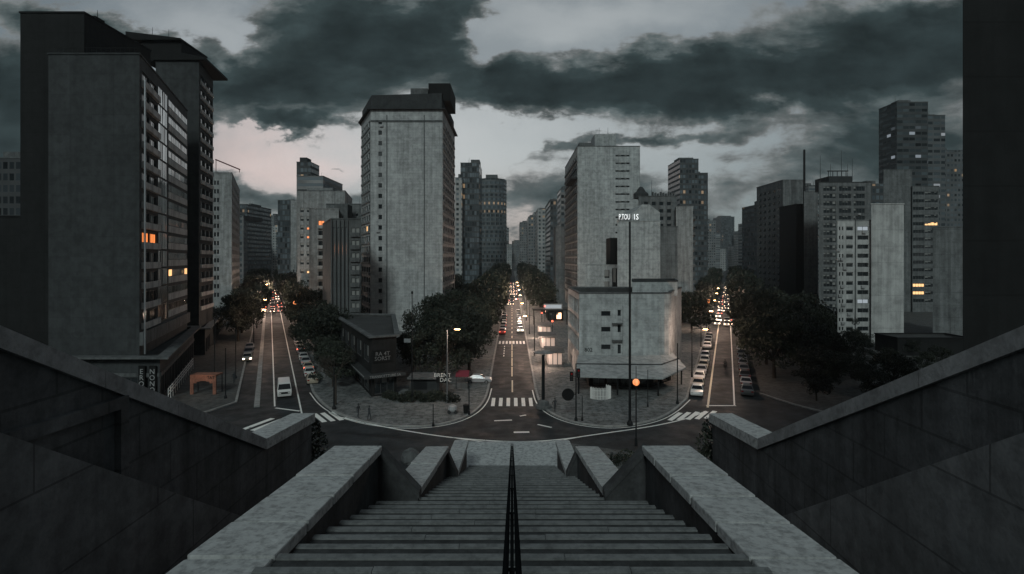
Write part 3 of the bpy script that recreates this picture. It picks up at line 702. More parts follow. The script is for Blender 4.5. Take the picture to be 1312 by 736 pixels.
# --- left side of the left avenue
B1 = [(-66.2, 78), (-53.2, 78), (-64.2, 108), (-77, 108)]
b = bld('tall dark slab block with blank front and glazed balcony side facing the left avenue', B1, 49.2, M['conc_dark'], {1: [
    (.03, .30, cols(2, .02, .98, .9), rows(13, 9.8, 47.8, .66))]}, cap=M['conc_dark'])
fl = [9.8 + 38 / 13 * k for k in range(13)]
balconies(b, B1[1], B1[2], .03, .305, fl, .5, .95, M['conc_white'])
glazing(b, B1[1], B1[2], .31, .49, 4, [(z + .12, z + 2.8) for z in fl], M['mirror_glass'], 'glazing_panel', 5)
glazing(b, B1[1], B1[2], .52, .985, 6, [(z + 1.36, z + 2.55) for z in fl], M['mirror_dim'], 'window', 6)
for z in fl: ledge(b, B1[1], B1[2], .52, .985, z + .2, .1, 1.1, M['conc_white'], 'spandrel')
ledge(b, B1[1], B1[2], .0, 1, 7.6, .5, 1.9, M['conc_mid'], 'belt_course')
light_up(b, [(186, 314, 2), (196, 314, 2), (212, 350, 1), (234, 348, 1), (237, 347, 1)])
MB().tube((-52.4, 78.0, 6.4), (-52.4, 78.0, 45.5), .13, n=8).build('downpipe', M['metal'], b)
m = MB()
for k in range(18): m.tube((-65.6 + .68 * k, 78.2, 49.4), (-65.6 + .68 * k, 78.2, 50.2), .025, n=5)
m.tube((-65.9, 78.2, 50.2), (-53.6, 78.2, 50.2), .03, n=5); m.build('roof_railing', M['metal_dark'], b)
b = bld('black windowless service tower rising behind the dark slab block', rect(26, 108, 82, 97), 56.9, M['conc_black'], name='service_tower')
part_box(b, 'roof_tank', -70.5, 86, 56, -69.4, 88, 58.6, M['conc_black']); part_box(b, 'roof_tank', -66.4, 86, 56, -65.6, 88, 58.3, M['conc_black'])
antenna(b, -66.0, 87, 58, 1.6)
b = bld('low black flat block at the far left edge behind the parapet', rect(-45, 62, 95, 110), ZZ(278, 95), M['conc_black'], name='low_block')
def far(label, xl, xr, top, Y, depth, mi, back=None, name='apartment_building', group=None, hut=None, mast=None, mat=None, z0=0):
    ft = rect(xl, xr, Y, Y + depth, back); r = bld(label, ft, ZZ(top, Y), mat or FAR[mi], name=name, group=group, cap=M['conc_mid'])
    rr = random.Random(int(xl * 7 + Y)); w = ft[1][0] - ft[0][0]
    a, c = (hut or (rr.uniform(.1, .4), rr.uniform(.55, .9))); z1 = ZZ(top, Y)
    y0 = Y + depth * .25; sl = (ft[3][0] - ft[0][0]) * .25
    part_box(r, 'plant_room', ft[0][0] + sl + w * a, y0, z1 - .8, ft[0][0] + sl + w * c, y0 + depth * .4, z1 + rr.uniform(1.6, 3.4), M['conc_mid'])
    for k in range(rr.randint(1, 3) if mast is None else mast): antenna(r, ft[0][0] + sl + w * rr.uniform(.1, .9), y0 + 1, z1, rr.uniform(2, 5), .05 + Y / 9000)
    return r
far('dark gridded block far left, its top just above the low black block', -30, 30, 203, 128, 20, 3, mat=far_facade('grid_facade', (.05, .052, .054), 1.5, 2.7, .7, .6, 0, (.012, .014, .016)))
# podium with canopy
PF = [(-75, 76.5), (-49.3, 76.5), (-64.1, 110), (-92, 110)]
b = bld('low shop podium with pale canopy edge under the dark slab block', PF, 6.2, M['conc_dark'], {0: [(.6, .98, cols(4, 0, 1, .85), [(.3, 3.3)])],
    1: [(.02, .98, cols(12, 0, 1, .86), [(.3, 3.3)])]}, name='shop_podium', parapet=.3, cap=M['conc_mid'], cornice=1.3)
ledge(b, PF[0], PF[1], 0, 1.0, 3.5, .12, .5, M['conc_mid'], 'sign_band'); ledge(b, PF[1], PF[2], .003, 1, 3.5, .12, .5, M['conc_mid'], 'sign_band')
def text(parent, s, size, loc, rz, mat, extrude=.03, name='lettering', align='CENTER', rx=90):
    cu = bpy.data.curves.new(name, 'FONT'); cu.body = s; cu.size = size; cu.extrude = extrude; cu.align_x = align; cu.align_y = 'CENTER'
    cu.resolution_u = 2; cu.space_line = .85
    tmp = bpy.data.objects.new('t', cu); me = bpy.data.meshes.new_from_object(tmp); me.name = name; bpy.data.objects.remove(tmp)
    if not me.materials: me.materials.append(mat)
    o = link(name, me, parent); o.location = Vector(loc) - (parent_off(parent) if parent else Vector()); o.rotation_euler = (R(rx), 0, rz); return o
for k, (x, s) in enumerate(((-50.1, 'N\nO\nN\nO'), (-51.6, 'E\nR\nO\nS'))):
    t = thing('vertical_sign', ['white lettered vertical sign at the podium corner', 'white lettered vertical sign second from the podium corner'][k], 'sign', (x, 76.2, 1.6))
    MB().box(x - .45, 76.1, .9, x + .45, 76.3, 5.1).build('panel', M['conc_black'], t); text(t, s, 1.0, (x, 76.07, 3.0), 0, M['frame_pale'])
B2 = [(-75, 115), (-65.9, 115), (-69.5, 127), (-79, 127)]
b = bld('second dark tower with slanted overhanging roof behind the slab block', B2, 61.5, M['conc_dark'], {1: [(.08, .95, cols(3, 0, 1, .82), rows(17, 9, 60, .52))]}, cap=M['conc_black'])
for z in [9 + 3 * k for k in range(17)]: ledge(b, B2[1], B2[2], .08, .95, z + .05, .3, .8, M['conc_white'], 'balcony')
m = MB(); m.prism([(-75.4, 114.6), (-64.2, 114.4), (-66.6, 128), (-79, 128)], 61.74, 62, ztop=[64.6, 62.2, 62.2, 64.6]); m.build('roof_slab', M['conc_black'], b)
m = MB(); m.box(-78.6, 116, 62, -70.2, 125, 66.2); m.build('plant_room', M['conc_black'], b)
m = MB(); m.prism([(-81.5, 115.2), (-69.9, 115.2), (-70.2, 126), (-82, 126)], 66.25, 67, ztop=[68.0, 66.6, 66.6, 68.0]); m.build('upper_roof_slab', M['conc_black'], b)
antenna(b, -77, 117, 67, 2.6); antenna(b, -73.5, 117, 66.8, 2.4)
b = bld('low podium with pale canopy roof beyond the second dark tower', [(-67, 113), (-63.5, 113), (-83, 157), (-92, 157)], 5.6, M['conc_dark'],
        {1: [(.02, .98, cols(14, 0, 1, .85), [(.3, 3.3)])]}, name='shop_podium', parapet=.3, cap=M['conc_pale'], cornice=1.2)
b = bld('mid grey apartment slab with blank end wall past the second dark tower', rect(273, 297, 190, 245, (-.444, 1)), 49.9, M['conc_pale'],
        {0: [(.02, .34, cols(2, 0, 1, .7), rows(14, 6, 48, .5))], 1: [(.02, .98, cols(7, 0, 1, .7), rows(14, 6, 48, .55))]})
m = MB(); p = PT(274, 188); m.tube((p[0], 189, 54.4), (p[0] + 8.5, 189, 50.9), .22, n=6); m.tube((p[0] + .2, 189, 49.9), (p[0] + .2, 189, 54.3), .12, n=6); m.tube((p[0] + 8.3, 189, 49.9), (p[0] + 8.3, 189, 51), .12, n=6); m.build('hoist_beam', plain('rust_red', (.10, .03, .03)), b)
for i, (xl, xr, tp, Y, dp, mi) in enumerate([(300, 312, 277, 300, 60, 0), (311, 320, 296, 420, 70, 1), (319, 330, 297, 560, 80, 3), (328, 338, 303, 800, 80, 0)]):
    far('%s far block counting away along the left side of the left avenue' % ['nearest grey', 'second, paler', 'third, banded', 'last grey'][i], xl, xr, tp, Y, dp, mi, (-.444, 1))

# --- between the left and the central avenue
far('pale distant block closing the end of the left avenue', 336, 353, 304, 960, 40, 1)
far('dark slim distant tower right of the left avenue', 354, 363, 298, 520, 60, 2)
r = far('dark glass tower with a pale fin slab on its right edge', 356, 372, 257, 330, 40, 4)
bld('pale blank fin slab attached right of the dark glass tower', rect(372.3, 380, 329, 355), ZZ(257, 329), M['conc_pale'], name='slab_block')
far('dark stepped tower rising over the big pale slab', 380, 414, 226, 262, 30, 3, hut=(.05, .5))
b = bld('slim tall tower top with ribbed faces above the stepped tower', rect(380, 398, 268, 280), ZZ(208, 268), FAR[2], name='tower')
part_box(b, 'plant_room', *PT(384, 270), 66, PT(393, 270)[0], 276, ZZ(202, 270), M['conc_dark'])
P3 = rect(381, 442, 205, 235, (-.2, 1))
b = bld('large pale blank slab with a window strip behind the lower blocks', P3, ZZ(245, 205), M['conc_pale'], {0: [(.03, .30, cols(2, 0, 1, .55), rows(11, 4, 40, .5))]}, cap=M['conc_mid'])
part_box(b, 'plant_room', P3[0][0] + 1, 212, 40, P3[0][0] + 11, 226, ZZ(241, 212), M['conc_pale'])
light_up(b, [(394, 297, 2), (394, 305, 2), (394, 345, 1)])
P2 = rect(396, 434, 162, 190, (-.30, 1))
b = bld('white balconied block stepping down in front of the large pale slab', P2, ZZ(268, 162), M['conc_pale'], {0: [(.30, .52, cols(1, 0, 1, .9), rows(9, 5, 32, .55)), (.6, .95, cols(2, 0, 1, .35), rows(9, 5, 32, .4))]})
for k in range(9): ledge(b, P2[0], P2[1], .30, .53, 5 + 3 * k, .7, 1.0, M['conc_white'], 'balcony')
light_up(b, [(406, 287, 2)])
part_box(b, 'water_tank', P2[0][0] + 5, 170, 30, P2[0][0] + 9, 175, ZZ(262, 170), M['conc_mid'])
b = bld('pale grey upper block with flat roof left of the pale tiled tower', rect(418, 470, 178, 200), ZZ(262, 178), M['conc_mid'], {0: [(.3, .95, cols(5, 0, 1, .5), rows(11, 5, 36, .45))]})
for x in (-52, -56, -58.5): antenna(b, x, 186, 37, 4)
P1 = rect(424, 462, 128, 150, (-.444, 1))
b = bld('dull grey block with vertical fins beside the pale tiled tower', P1, ZZ(281, 128), M['brown'], {0: [(.05, .58, cols(4, 0, 1, .4), [(4, 27.5)], 'curtain'), (.68, .97, cols(2, 0, 1, .8), rows(8, 4.5, 28, .52))]})
for k in range(8): ledge(b, P1[0], P1[1], .67, .98, 4.6 + 2.94 * k, .5, .95, M['conc_mid'], 'balcony')
for k in range(5):
    ledge(b, P1[0], P1[1], .03 + .135 * k, .06 + .135 * k, 3, .5, 26, M['brown'], 'fin')
# pale tiled tower
BT = [(-38.8, 150), (-19.07, 150), (-19.07, 182), (-46.4, 182), (-45.5, 165)]
b = bld('tall pale tiled tower with dark crown between left and central avenues', BT, 61.0, M['tile_grey'], {
    0: [(.10, .165, [(.1, .9)], rows(19, 4, 59, .42))], 1: [(.03, .97, cols(6, 0, 1, .78), rows(19, 4, 59, .52))], 4: [(.04, .96, cols(4, 0, 1, .8), rows(19, 4, 59, .52))]},
    cap=M['conc_dark'], cornice=.9)
light_up(b, [(467, 296, 1)]); air_units(b, .22, 3)
for z in [4 + 55 / 19 * k for k in range(19)]:
    ledge(b, BT[1], BT[2], .03, .97, z + .02, .25, .62, M['conc_pale'], 'spandrel'); ledge(b, BT[4], BT[0], .04, .96, z + .02, .25, .62, M['conc_pale'], 'spandrel')
cr = offset_poly(BT, -.25); MB().prism(cr, 61.3, 65.0, ztop=[65, 65.6, 65.6, 64.2, 64.6]).build('crown', M['conc_dark'], b)
for f in (.22, .74): ledge(b, BT[0], BT[1], f, f + .012, 3, .12, 56.5, M['conc_mid'], 'downpipe')
ledge(b, BT[0], BT[1], .0, 1, 57.6, .18, .5, M['conc_mid'], 'string_course')
part_box(b, 'plant_room', PT(549, 152)[0], 152, 64, PT(577, 152)[0], 166, ZZ(107, 152), M['conc_black'])
part_box(b, 'tank_room', PT(526, 150.6)[0], 150.6, 64, PT(548.6, 151)[0], 153, ZZ(114, 151), M['conc_mid'])
for x in (-23, -21.5, -19.5): antenna(b, x, 156, 68, 1.6, .09)
far('slim banded tower close behind the right edge of the tiled tower', 583, 592, 228, 325, 25, 1, mast=0)
r = far('dark glazed tower behind the tiled tower, left of the rounded glass tower', 590, 614, 209, 332, 30, 4, hut=(.5, .98))
arc = [PT(613, 455)]; cxm, cr_ = PT(630, 468)[0], 12.6
arc = [(cxm + cr_ * math.cos(t), 468 + 15 * math.sin(t)) for t in [math.pi + math.pi * k / 10 for k in range(11)]] + [(cxm + cr_, 490), (cxm - cr_, 490)]
b = bld('rounded glass tower beside the central avenue beyond the trees', arc, ZZ(229, 455), far_facade('rounded_facade', (.10, .11, .112), 1.6, 3.4, .9, .6, .006), name='tower', cap=M['conc_dark'])
part_box(b, 'plant_room', cxm - 5, 466, 80, cxm + 5, 480, ZZ(224, 466), M['conc_mid'])
far('pale distant block low at the left of the central avenue end', 640, 656, 313, 1000, 40, 1)
far('grey distant block closing the end of the central avenue', 656, 668, 309, 1060, 40, 0)
# corner shop of the middle-left block
SH = [(-20.2, 78.6), (-17.0, 80.4), (-24, 110), (-36.6, 112)]
b = bld('dark two storey corner shop at the tip of the middle left block', SH, 8.7, M['shop_dark'], {0: [(.1, .9, [(.0, 1)], [(.4, 2.9)])], 3: [(.05, .97, cols(6, 0, 1, .75), [(.4, 2.9), (4.6, 7.2)])]},
        name='corner_shop', parapet=.4, cap=M['conc_mid'], cornice=.5)
t = thing('shop_awning', 'dark awning with a white lettered fascia on the corner shop', 'awning', (-20.2, 78, 3.0))
q = offset_poly(SH, 1.3); m = MB(); m.prism([q[0], q[1], (SH[1][0], SH[1][1] + .01), (SH[0][0], SH[0][1] - .01)], 3.0, 3.45)
m.prism([q[3], q[0], (SH[0][0] - .01, SH[0][1] - .01), SH[3]], 3.0, 3.44); m.build('canopy', M['conc_dark'], t)
fdir = (Vector(q[1]) - Vector(q[0])); fa = math.atan2(fdir.y, fdir.x); mid = (Vector(q[0]) + Vector(q[1])) / 2 + Vector((math.sin(fa), -math.cos(fa))) * .04
text(t, 'TRANSCETTURE SA', .52, (mid.x, mid.y, 3.24), fa, M['frame_pale'], .01)
ldir = (Vector(q[0]) - Vector(q[3])).normalized(); MB().strip([Vector(q[3]) - Vector((.06, .03)), Vector(q[0]) - Vector((.06, .03))], .08, 3.35, 3.47).build('awning_trim', M['conc_pale'], t)
t = thing('shop_sign', 'white scrawled two line sign above the corner shop awning', 'sign', (-18.4, 79.4, 5.0))
sa = math.atan2(SH[1][1] - SH[0][1], SH[1][0] - SH[0][0])
text(t, 'RA 4T\nSORST', .8, (-18.75, 79.2, 5.9), sa, M['sign_dull'], .03); MB().strip([Vector((-20.0, 78.56)), Vector((-17.5, 79.98))], .06, 5.0, 6.8).build('panel', M['conc_black'], t)

# --- between the central and the right avenue
PB = [(11.06, 90)] + [(11.06 + (24.2 - 11.06), 90)] + [(24.2 + 2.8 * math.sin(R(a)), 92.8 - 2.8 * math.cos(R(a)) * 1.0) for a in (20, 40, 60, 80)] + [(27.0, 93.2), (33.5, 108), (11.06, 108)]
nPB = len(PB)
pr = [(5.1, 5.9), (8.0, 8.8), (10.6, 11.4)]
b = bld('pale tiled four storey corner block with slot windows over a sloping canopy', PB, 14.3, M['tile_pb'], {
    0: [(.27, .40, [(.05, .95)], pr), (.41, .53, [(.6, .95)], [(4.4, 5.9), (7.9, 9.2), (10.6, 11.6)])], nPB - 1: [(.04, .96, cols(8, 0, 1, .8), rows(3, 4.2, 13.5, .8), 'curtain')]}, parapet=.9, cap=M['conc_mid'], cornice=.1)
for z in (3.95, 6.55, 9.35): ledge(b, PB[0], PB[1], .41, .535, z, .8, .12, M['conc_mid'], 'balcony')
ledge(b, PB[0], PB[1], .545, .62, 4, .4, 8.2, M['tile_pb'], 'pilaster')
text(b, '802', .9, (12.6, 89.95, 5.0), 0, M['conc_black'], .02, name='number_plate')
for z in (6.9, 9.6, 12.2): ledge(b, PB[0], PB[1], .62, 1, z, .03, .06, M['conc_white'], 'cornice_line')
b = bld('set back upper storey of pale tiles on the corner block', rect(810, 868, 97.5, 106, (0.224, 1)), ZZ(361, 97), M['tile_pb'], name='roof_storey', z0=13.4, parapet=.4, cap=M['conc_dark'])
cn = thing('shop_canopy', 'broad pale sloping canopy skirting the corner block above dark shops', 'canopy', (18, 84, 3.0))
m = MB()
ci = [(10.8, 89.8), (24.4, 89.8), (27.2, 92.6)]; co = [(9.2, 79.5), (21.6, 78.2), (27.4, 86.0)]
for i in range(2):
    m.quad([(*co[i], 2.95), (*co[i + 1], 2.95), (*ci[i + 1], 4.15), (*ci[i], 4.15)]); m.quad([(*co[i], 2.75), (*ci[i], 3.95), (*ci[i + 1], 3.95), (*co[i + 1], 2.75)])
    m.quad([(*co[i], 2.75), (*co[i + 1], 2.75), (*co[i + 1], 2.95), (*co[i], 2.95)])
m.quad([(*co[0], 2.75), (*co[0], 2.95), (*ci[0], 4.15), (*ci[0], 3.95)]); m.quad([(*co[2], 2.95), (*co[2], 2.75), (*ci[2], 3.95), (*ci[2], 4.15)]); m.build('roof_sheet', M['tile_pb'], cn)
m = MB()
for i in range(2):
    a = Vector(co[i]) * .45 + Vector(ci[i]) * .55; c = Vector(co[i + 1]) * .45 + Vector(ci[i + 1]) * .55; m.strip([a, c], .25, 3.55, 3.72)
m.build('seam', M['conc_dark'], cn)
for (x, y) in ((9.8, 80.4), (15.4, 79.7), (21.2, 79.2), (26.8, 86.4)): MB().tube((x, y, .1), (x, y, 2.8), .12, n=8).build('post', M['metal_dark'], cn)
b = bld('dark recessed shopfront under the sloping canopy', [(12.0, 85.4), (21.5, 84.6), (26, 89.4), (12.0, 89.4)], 3.2, M['conc_black'], {0: [(.05, .95, cols(4, 0, 1, .85), [(.3, 2.5)])], 1: [(.1, .9, cols(2, 0, 1, .85), [(.3, 2.5)])]}, name='shopfront', parapet=.2)  # canopy shade put into the black wall colour
BR = [(24.48, 204), (47.8, 204), (47.8, 226), (24.48, 252)]
b = bld('tall pale block with slot windows and a roof hut right of the central avenue', BR, 62.0, M['tile_pb'], {0: [(.60, .84, [(.03, .97)], rows(16, 14, 60, .22))], 3: [(.04, .97, cols(9, 0, 1, .7), rows(18, 6, 60, .6))]}, cap=M['conc_mid'])
part_box(b, 'plant_room', PT(762, 206)[0], 206, 60, PT(789, 206)[0], 216, ZZ(172, 206), M['tile_pb'])
part_box(b, 'roof_structure', PT(742, 205)[0], 205, 60, PT(758, 205)[0], 212, ZZ(183, 205), M['conc_mid'])
for x in (33.2, 36.5): antenna(b, x, 208, 66, 4, .09)
for z in [6 + 3 * k for k in range(18)]: ledge(b, BR[3], BR[0], .04, .97, z - .1, .5, .7, M['conc_mid'], 'balcony')
ledge(b, BR[3], BR[0], .55, 1, 50, 2.4, .5, M['conc_dark'], 'projecting_slab')
b = bld('lower pale block with dark stair slots at the foot of the tall pale block', rect(752, 800, 175, 190, (0.141, 1)), ZZ(340, 175), M['tile_pb'], {0: [(.45, .62, [(.1, .9)], rows(3, 6, 17, .7)), (.66, .9, [(.05, .95)], [(4, 9), (10, 17)])]}, parapet=.6)
part_box(b, 'dark_slot_box', PT(782, 176)[0], 176, 17, PT(793, 176)[0], 184, ZZ(305, 176), M['conc_black'])  # added black box standing in for a dark slot
AX = rect(791, 846, 150, 172, (0.197, 1))
b = bld('blank pale gabled annex carrying the white roof letters', AX, ZZ(284, 150), M['tile_pb'], name='annex', parapet=.5)
x0, x1 = PT(809, 151)[0], PT(845, 151)[0]; xm = (x0 + x1) / 2; zb = ZZ(284, 150); m = MB()
m.quad([(x0, 150.6, zb - .4), (x1, 150.6, zb - .4), (x1, 150.6, ZZ(272, 150)), (xm + 1, 150.6, ZZ(262, 150)), (xm - 1, 150.6, ZZ(262, 150)), (x0, 150.6, ZZ(274, 150))])
m.quad([(x0, 171, zb - .4), (x0, 171, ZZ(274, 150)), (xm - 1, 171, ZZ(262, 150)), (xm + 1, 171, ZZ(262, 150)), (x1, 171, ZZ(272, 150)), (x1, 171, zb - .4)])
P5 = [(x0, ZZ(274, 150)), (xm - 1, ZZ(262, 150)), (xm + 1, ZZ(262, 150)), (x1, ZZ(272, 150))]
for a, c in [((x0, zb - .4), P5[0])] + list(zip(P5, P5[1:])) + [(P5[3], (x1, zb - .4))]: m.quad([(a[0], 150.6, a[1]), (c[0], 150.6, c[1]), (c[0], 171, c[1]), (a[0], 171, a[1])])
m.build('gable', M['tile_pb'], b)
t = thing('roof_letters', 'white illuminated roof letters on the annex edge beside the tall black mast', 'sign', (32.2, 150.1, zb + .3))
for s_, px_ in (('P.TOU', 800), ('1S', 814.5)):
    lo = text(t, s_, 2.2, (PT(px_, 150)[0], 149.9, ZZ(278.5, 150)), 0, M['sign_white'], .08); lo.scale = (.50 if px_ == 800 else .75, 1, 1)
for x in (795, 803, 812, 818): MB().tube((PT(x, 150.2)[0], 150.15, zb), (PT(x, 150.2)[0], 150.15, zb + 1.0), .05, n=6).build('support', M['metal_dark'], t)
b = bld('grey upper block with tanks on its roof behind the gabled annex', rect(818, 867, 185, 200, (0.235, 1)), ZZ(252, 185), M['conc_mid'], {0: [(.1, .9, cols(4, 0, 1, .55), rows(4, 30, 40, .5))]}, parapet=.6)
for k in range(9): part_box(b, 'roof_pier', PT(836 + k * 3.4, 186)[0], 186, 39, PT(836 + k * 3.4 + 1.8, 186)[0], 187, ZZ(246 + (k % 3), 186), M['conc_mid'])
m = MB(); tp = PT(823, 186); m.lathe((tp[0], 188, ZZ(252, 186) - .5), [(2.6, 0), (2.6, 1.6), (1.6, 2.4), (1.2, 3.2), (.5, 4.0)], 10); m.build('water_tank', M['conc_dark'], b)
for x in (822, 835, 848): antenna(b, PT(x, 187)[0], 187, 41, 6 if x == 835 else 3, .08)
b = bld('dull grey tiled wing right of the gabled annex', rect(846.4, 868, 152, 172, (0.276, 1)), ZZ(291, 152), M['conc_mid'], name='annex', parapet=.5)
b = bld('pale blank party wall slab at the left of the right avenue', rect(866, 888, 182, 214, (.3, 1)), ZZ(265, 182), M['conc_pale'], {1: [(.02, .98, cols(5, 0, 1, .7), rows(12, 4, 36, .55))]}, parapet=.5)
for z in [4 + 2.67 * k for k in range(12)]: ledge(b, *[tuple(p) for p in rect(866, 888, 182, 214, (.3, 1))[1:3]], .02, .98, z, .8, .8, M['conc_mid'], 'balcony')
far('tallest dark tower left of the right avenue with stepped crown', 871, 895, 204, 330, 25, 2, hut=(.12, .9), mast=2)
far('dark lower shoulder tower joined to the tallest dark tower', 894.3, 907, 222, 332, 25, 2, mast=0)
far('slim grey distant block just right of the shoulder tower', 906, 917, 283, 620, 50, 0)
far('isolated dark distant tower over the end of the right avenue', 924, 941, 278, 980, 40, 2, hut=(.1, .9))
far('long low pale distant block at the end of the right avenue', 893, 930, 319, 900, 30, 1)
for i, (xl, xr, tp, Y, dp, mi) in enumerate([(666, 678, 285, 690, 70, 0), (677, 690, 278, 520, 60, 0), (689, 706, 268, 420, 50, 1), (705, 719, 256, 335, 50, 2), (718, 731, 243, 285, 20, 0)]):
    far('%s along the right side of the central avenue' % ['farthest grey block in the row', 'second farthest grey block in the row', 'paler block in the middle of the row', 'dark block second nearest in the row', 'nearest tall grey block in the row'][i], xl, xr, tp, Y, dp, mi)
bld('lower plain grey wall block in front of the dark row block', rect(712, 728, 262, 275), ZZ(291, 262), M['conc_mid'], name='slab_block')

# --- right side of the right avenue
far('pale distant block low behind the right avenue trees', 942, 966, 315, 880, 30, 1)
for i, (xl, xr, tp, Y, dp, mi) in enumerate([(963, 972, 298, 620, 50, 1), (970, 981, 284, 480, 40, 3), (977, 1001, 261, 335, 30, 2)]):
    far('%s right of the right avenue' % ['slim pale distant block', 'banded grey block with flat top', 'dark rounded looking block with plain top'][i], xl, xr, tp, Y, dp, mi)
b = bld('dark slab with pale blank front left of the thin roof mast', rect(1003, 1029, 262, 290), ZZ(231, 262), M['conc_mid'], {3: [(.05, .95, cols(5, 0, 1, .6), rows(16, 5, 55, .5))]}, name='slab_block')
ms = thing('roof_mast', 'thin tall black mast standing behind the pale slabs on the right', 'mast', (*PT(1030.5, 250), 0))
x, y = PT(1030.5, 250); MB().tube((x, y, 0), (x, y, ZZ(192, 250)), .65, .45, 10).build('pole', M['metal_dark'], ms); MB().tube((x, y, 0), (x, y, 3), 1.2, .9, 10).build('base', M['metal_dark'], ms)
b = bld('dark recessed block directly behind the thin roof mast', rect(1020, 1034, 240, 255), ZZ(262, 240), M['conc_black'], name='slab_block')
b = bld('narrow pale slab right of the thin roof mast', rect(1030, 1048, 230, 250, (0.538, 1)), ZZ(246, 230), M['conc_mid'], name='slab_block')
Q1 = rect(1049, 1116, 192, 215, (0.565, 1))
b = bld('grey framed block with wide windows and roof antennas', Q1, ZZ(234, 192), M['conc_mid'], {0: [(.06, .36, cols(1, 0, 1, .8), rows(17, 2, 46, .62)), (.37, .64, cols(1, 0, 1, .86), rows(17, 2, 46, .62)), (.65, .9, cols(1, 0, 1, .86), rows(17, 2, 46, .62))],
    3: [(.1, .9, cols(2, 0, 1, .6), rows(17, 2, 46, .5))]}, cap=M['conc_dark'])
light_up(b, [(1052, 300, 3), (1075, 290, 3), (1098, 310, 3)]); air_units(b, .15, 6)
part_box(b, 'plant_room', PT(1062, 196)[0], 196, 45, PT(1092, 196)[0], 205, ZZ(226, 196), M['conc_dark'])
m = MB(); cxx = PT(1072, 198)[0]
for k in range(5): m.tube((cxx - 3 + k * 1.6, 198, ZZ(227, 198)), (cxx - 3 + k * 1.6, 198, ZZ(219, 198)), .12, n=6)
m.box(cxx - 3.4, 197.6, ZZ(220, 198), cxx + 4, 198.2, ZZ(219, 198)); m.build('roof_frame', M['metal_dark'], b)
for x, h in ((1051, 9), (1064, 6), (1078, 11), (1086, 6), (1092, 8)): antenna(b, PT(x, 197)[0], 197, ZZ(232, 197), h, .09)
Q2 = rect(1073, 1116, 131, 145, (0.600, 1))
b = bld('white front block with two columns of small windows', Q2, ZZ(283, 131), M['conc_white'], {0: [(.02, .20, cols(2, 0, 1, .5), rows(13, 0, 28.4, .4)), (.22, .50, cols(1, 0, 1, .72), rows(13, 0, 28.4, .42)), (.56, .96, cols(1, 0, 1, .82), rows(13, 0, 28.4, .46))]}, cap=M['conc_pale'])
ledge(b, Q2[0], Q2[1], .515, .545, 0, .12, 30, M['conc_mid'], 'downpipe'); light_up(b, [(1108, 287, 3), (1112, 382, 3)]); air_units(b, .25, 4)
b = bld('pale blank end wall slab joined to the white front block', rect(1116.3, 1158, 130, 146, (0.662, 1)), ZZ(262, 130), M['conc_white'], name='slab_block', parapet=.4)
for k in range(7): ledge(b, *[tuple(p) for p in rect(1116.3, 1158, 130, 146, (0.662, 1))[:2]], 0, 1, 3.5 + 3.9 * k, .02, .05, M['conc_pale'], 'joint_line')
b = bld('grey blank slab rising behind the pale end wall', rect(1132, 1168.6, 205, 225, (0.684, 1)), ZZ(218, 205), M['conc_mid'], name='slab_block')
Q3 = rect(1169, 1203, 204, 225, (0.737, 1))
b = bld('grey office block with dark window bands and two orange lit rooms', Q3, ZZ(239, 204), M['conc_mid'], {0: [(.02, .98, [(.0, .45), (.47, .98)], rows(15, 3, 46, .42))]})
light_up(b, [(1177, 362, 1), (1177, 376, 1), (1195, 288, 1)])
far('tall dark banded tower at upper right with flat top', 1149, 1189, 131, 285, 14, 3, hut=(.2, .6), mat=far_facade('dark_band_facade', (.055, .06, .062), 3.2, 3.0, .9, .5, .05, (.02, .024, .026), (.7, .8, .9)))
far('lighter shoulder tower against the right side of the dark banded tower', 1186, 1211, 148, 300, 20, 3, mat=far_facade('shoulder_facade', (.10, .105, .108), 4.1, 3.1, .85, .5, .05, (.025, .03, .033), (.8, .85, .9)))
far('distant gridded tower at right with small lit windows', 1208, 1236, 193, 330, 30, 1, mat=far_facade('right_grid', (.10, .105, .108), 2.2, 3.0, .6, .5, .035))
b = bld('plain grey slab at far right beside the black corner building', rect(1195, 1236, 130, 150, (0.774, 1)), ZZ(292, 130), M['conc_mid'], name='slab_block')
b = bld('low black wall block below the plain grey slab at far right', rect(1150, 1245, 112, 119), ZZ(434, 112), M['conc_black'], name='low_block', parapet=.3)
b = bld('black blank building filling the right edge of the view', [(24.75, 30), (60, 30), (60, 44), (38, 44)], 75, M['conc_black'], name='corner_building')

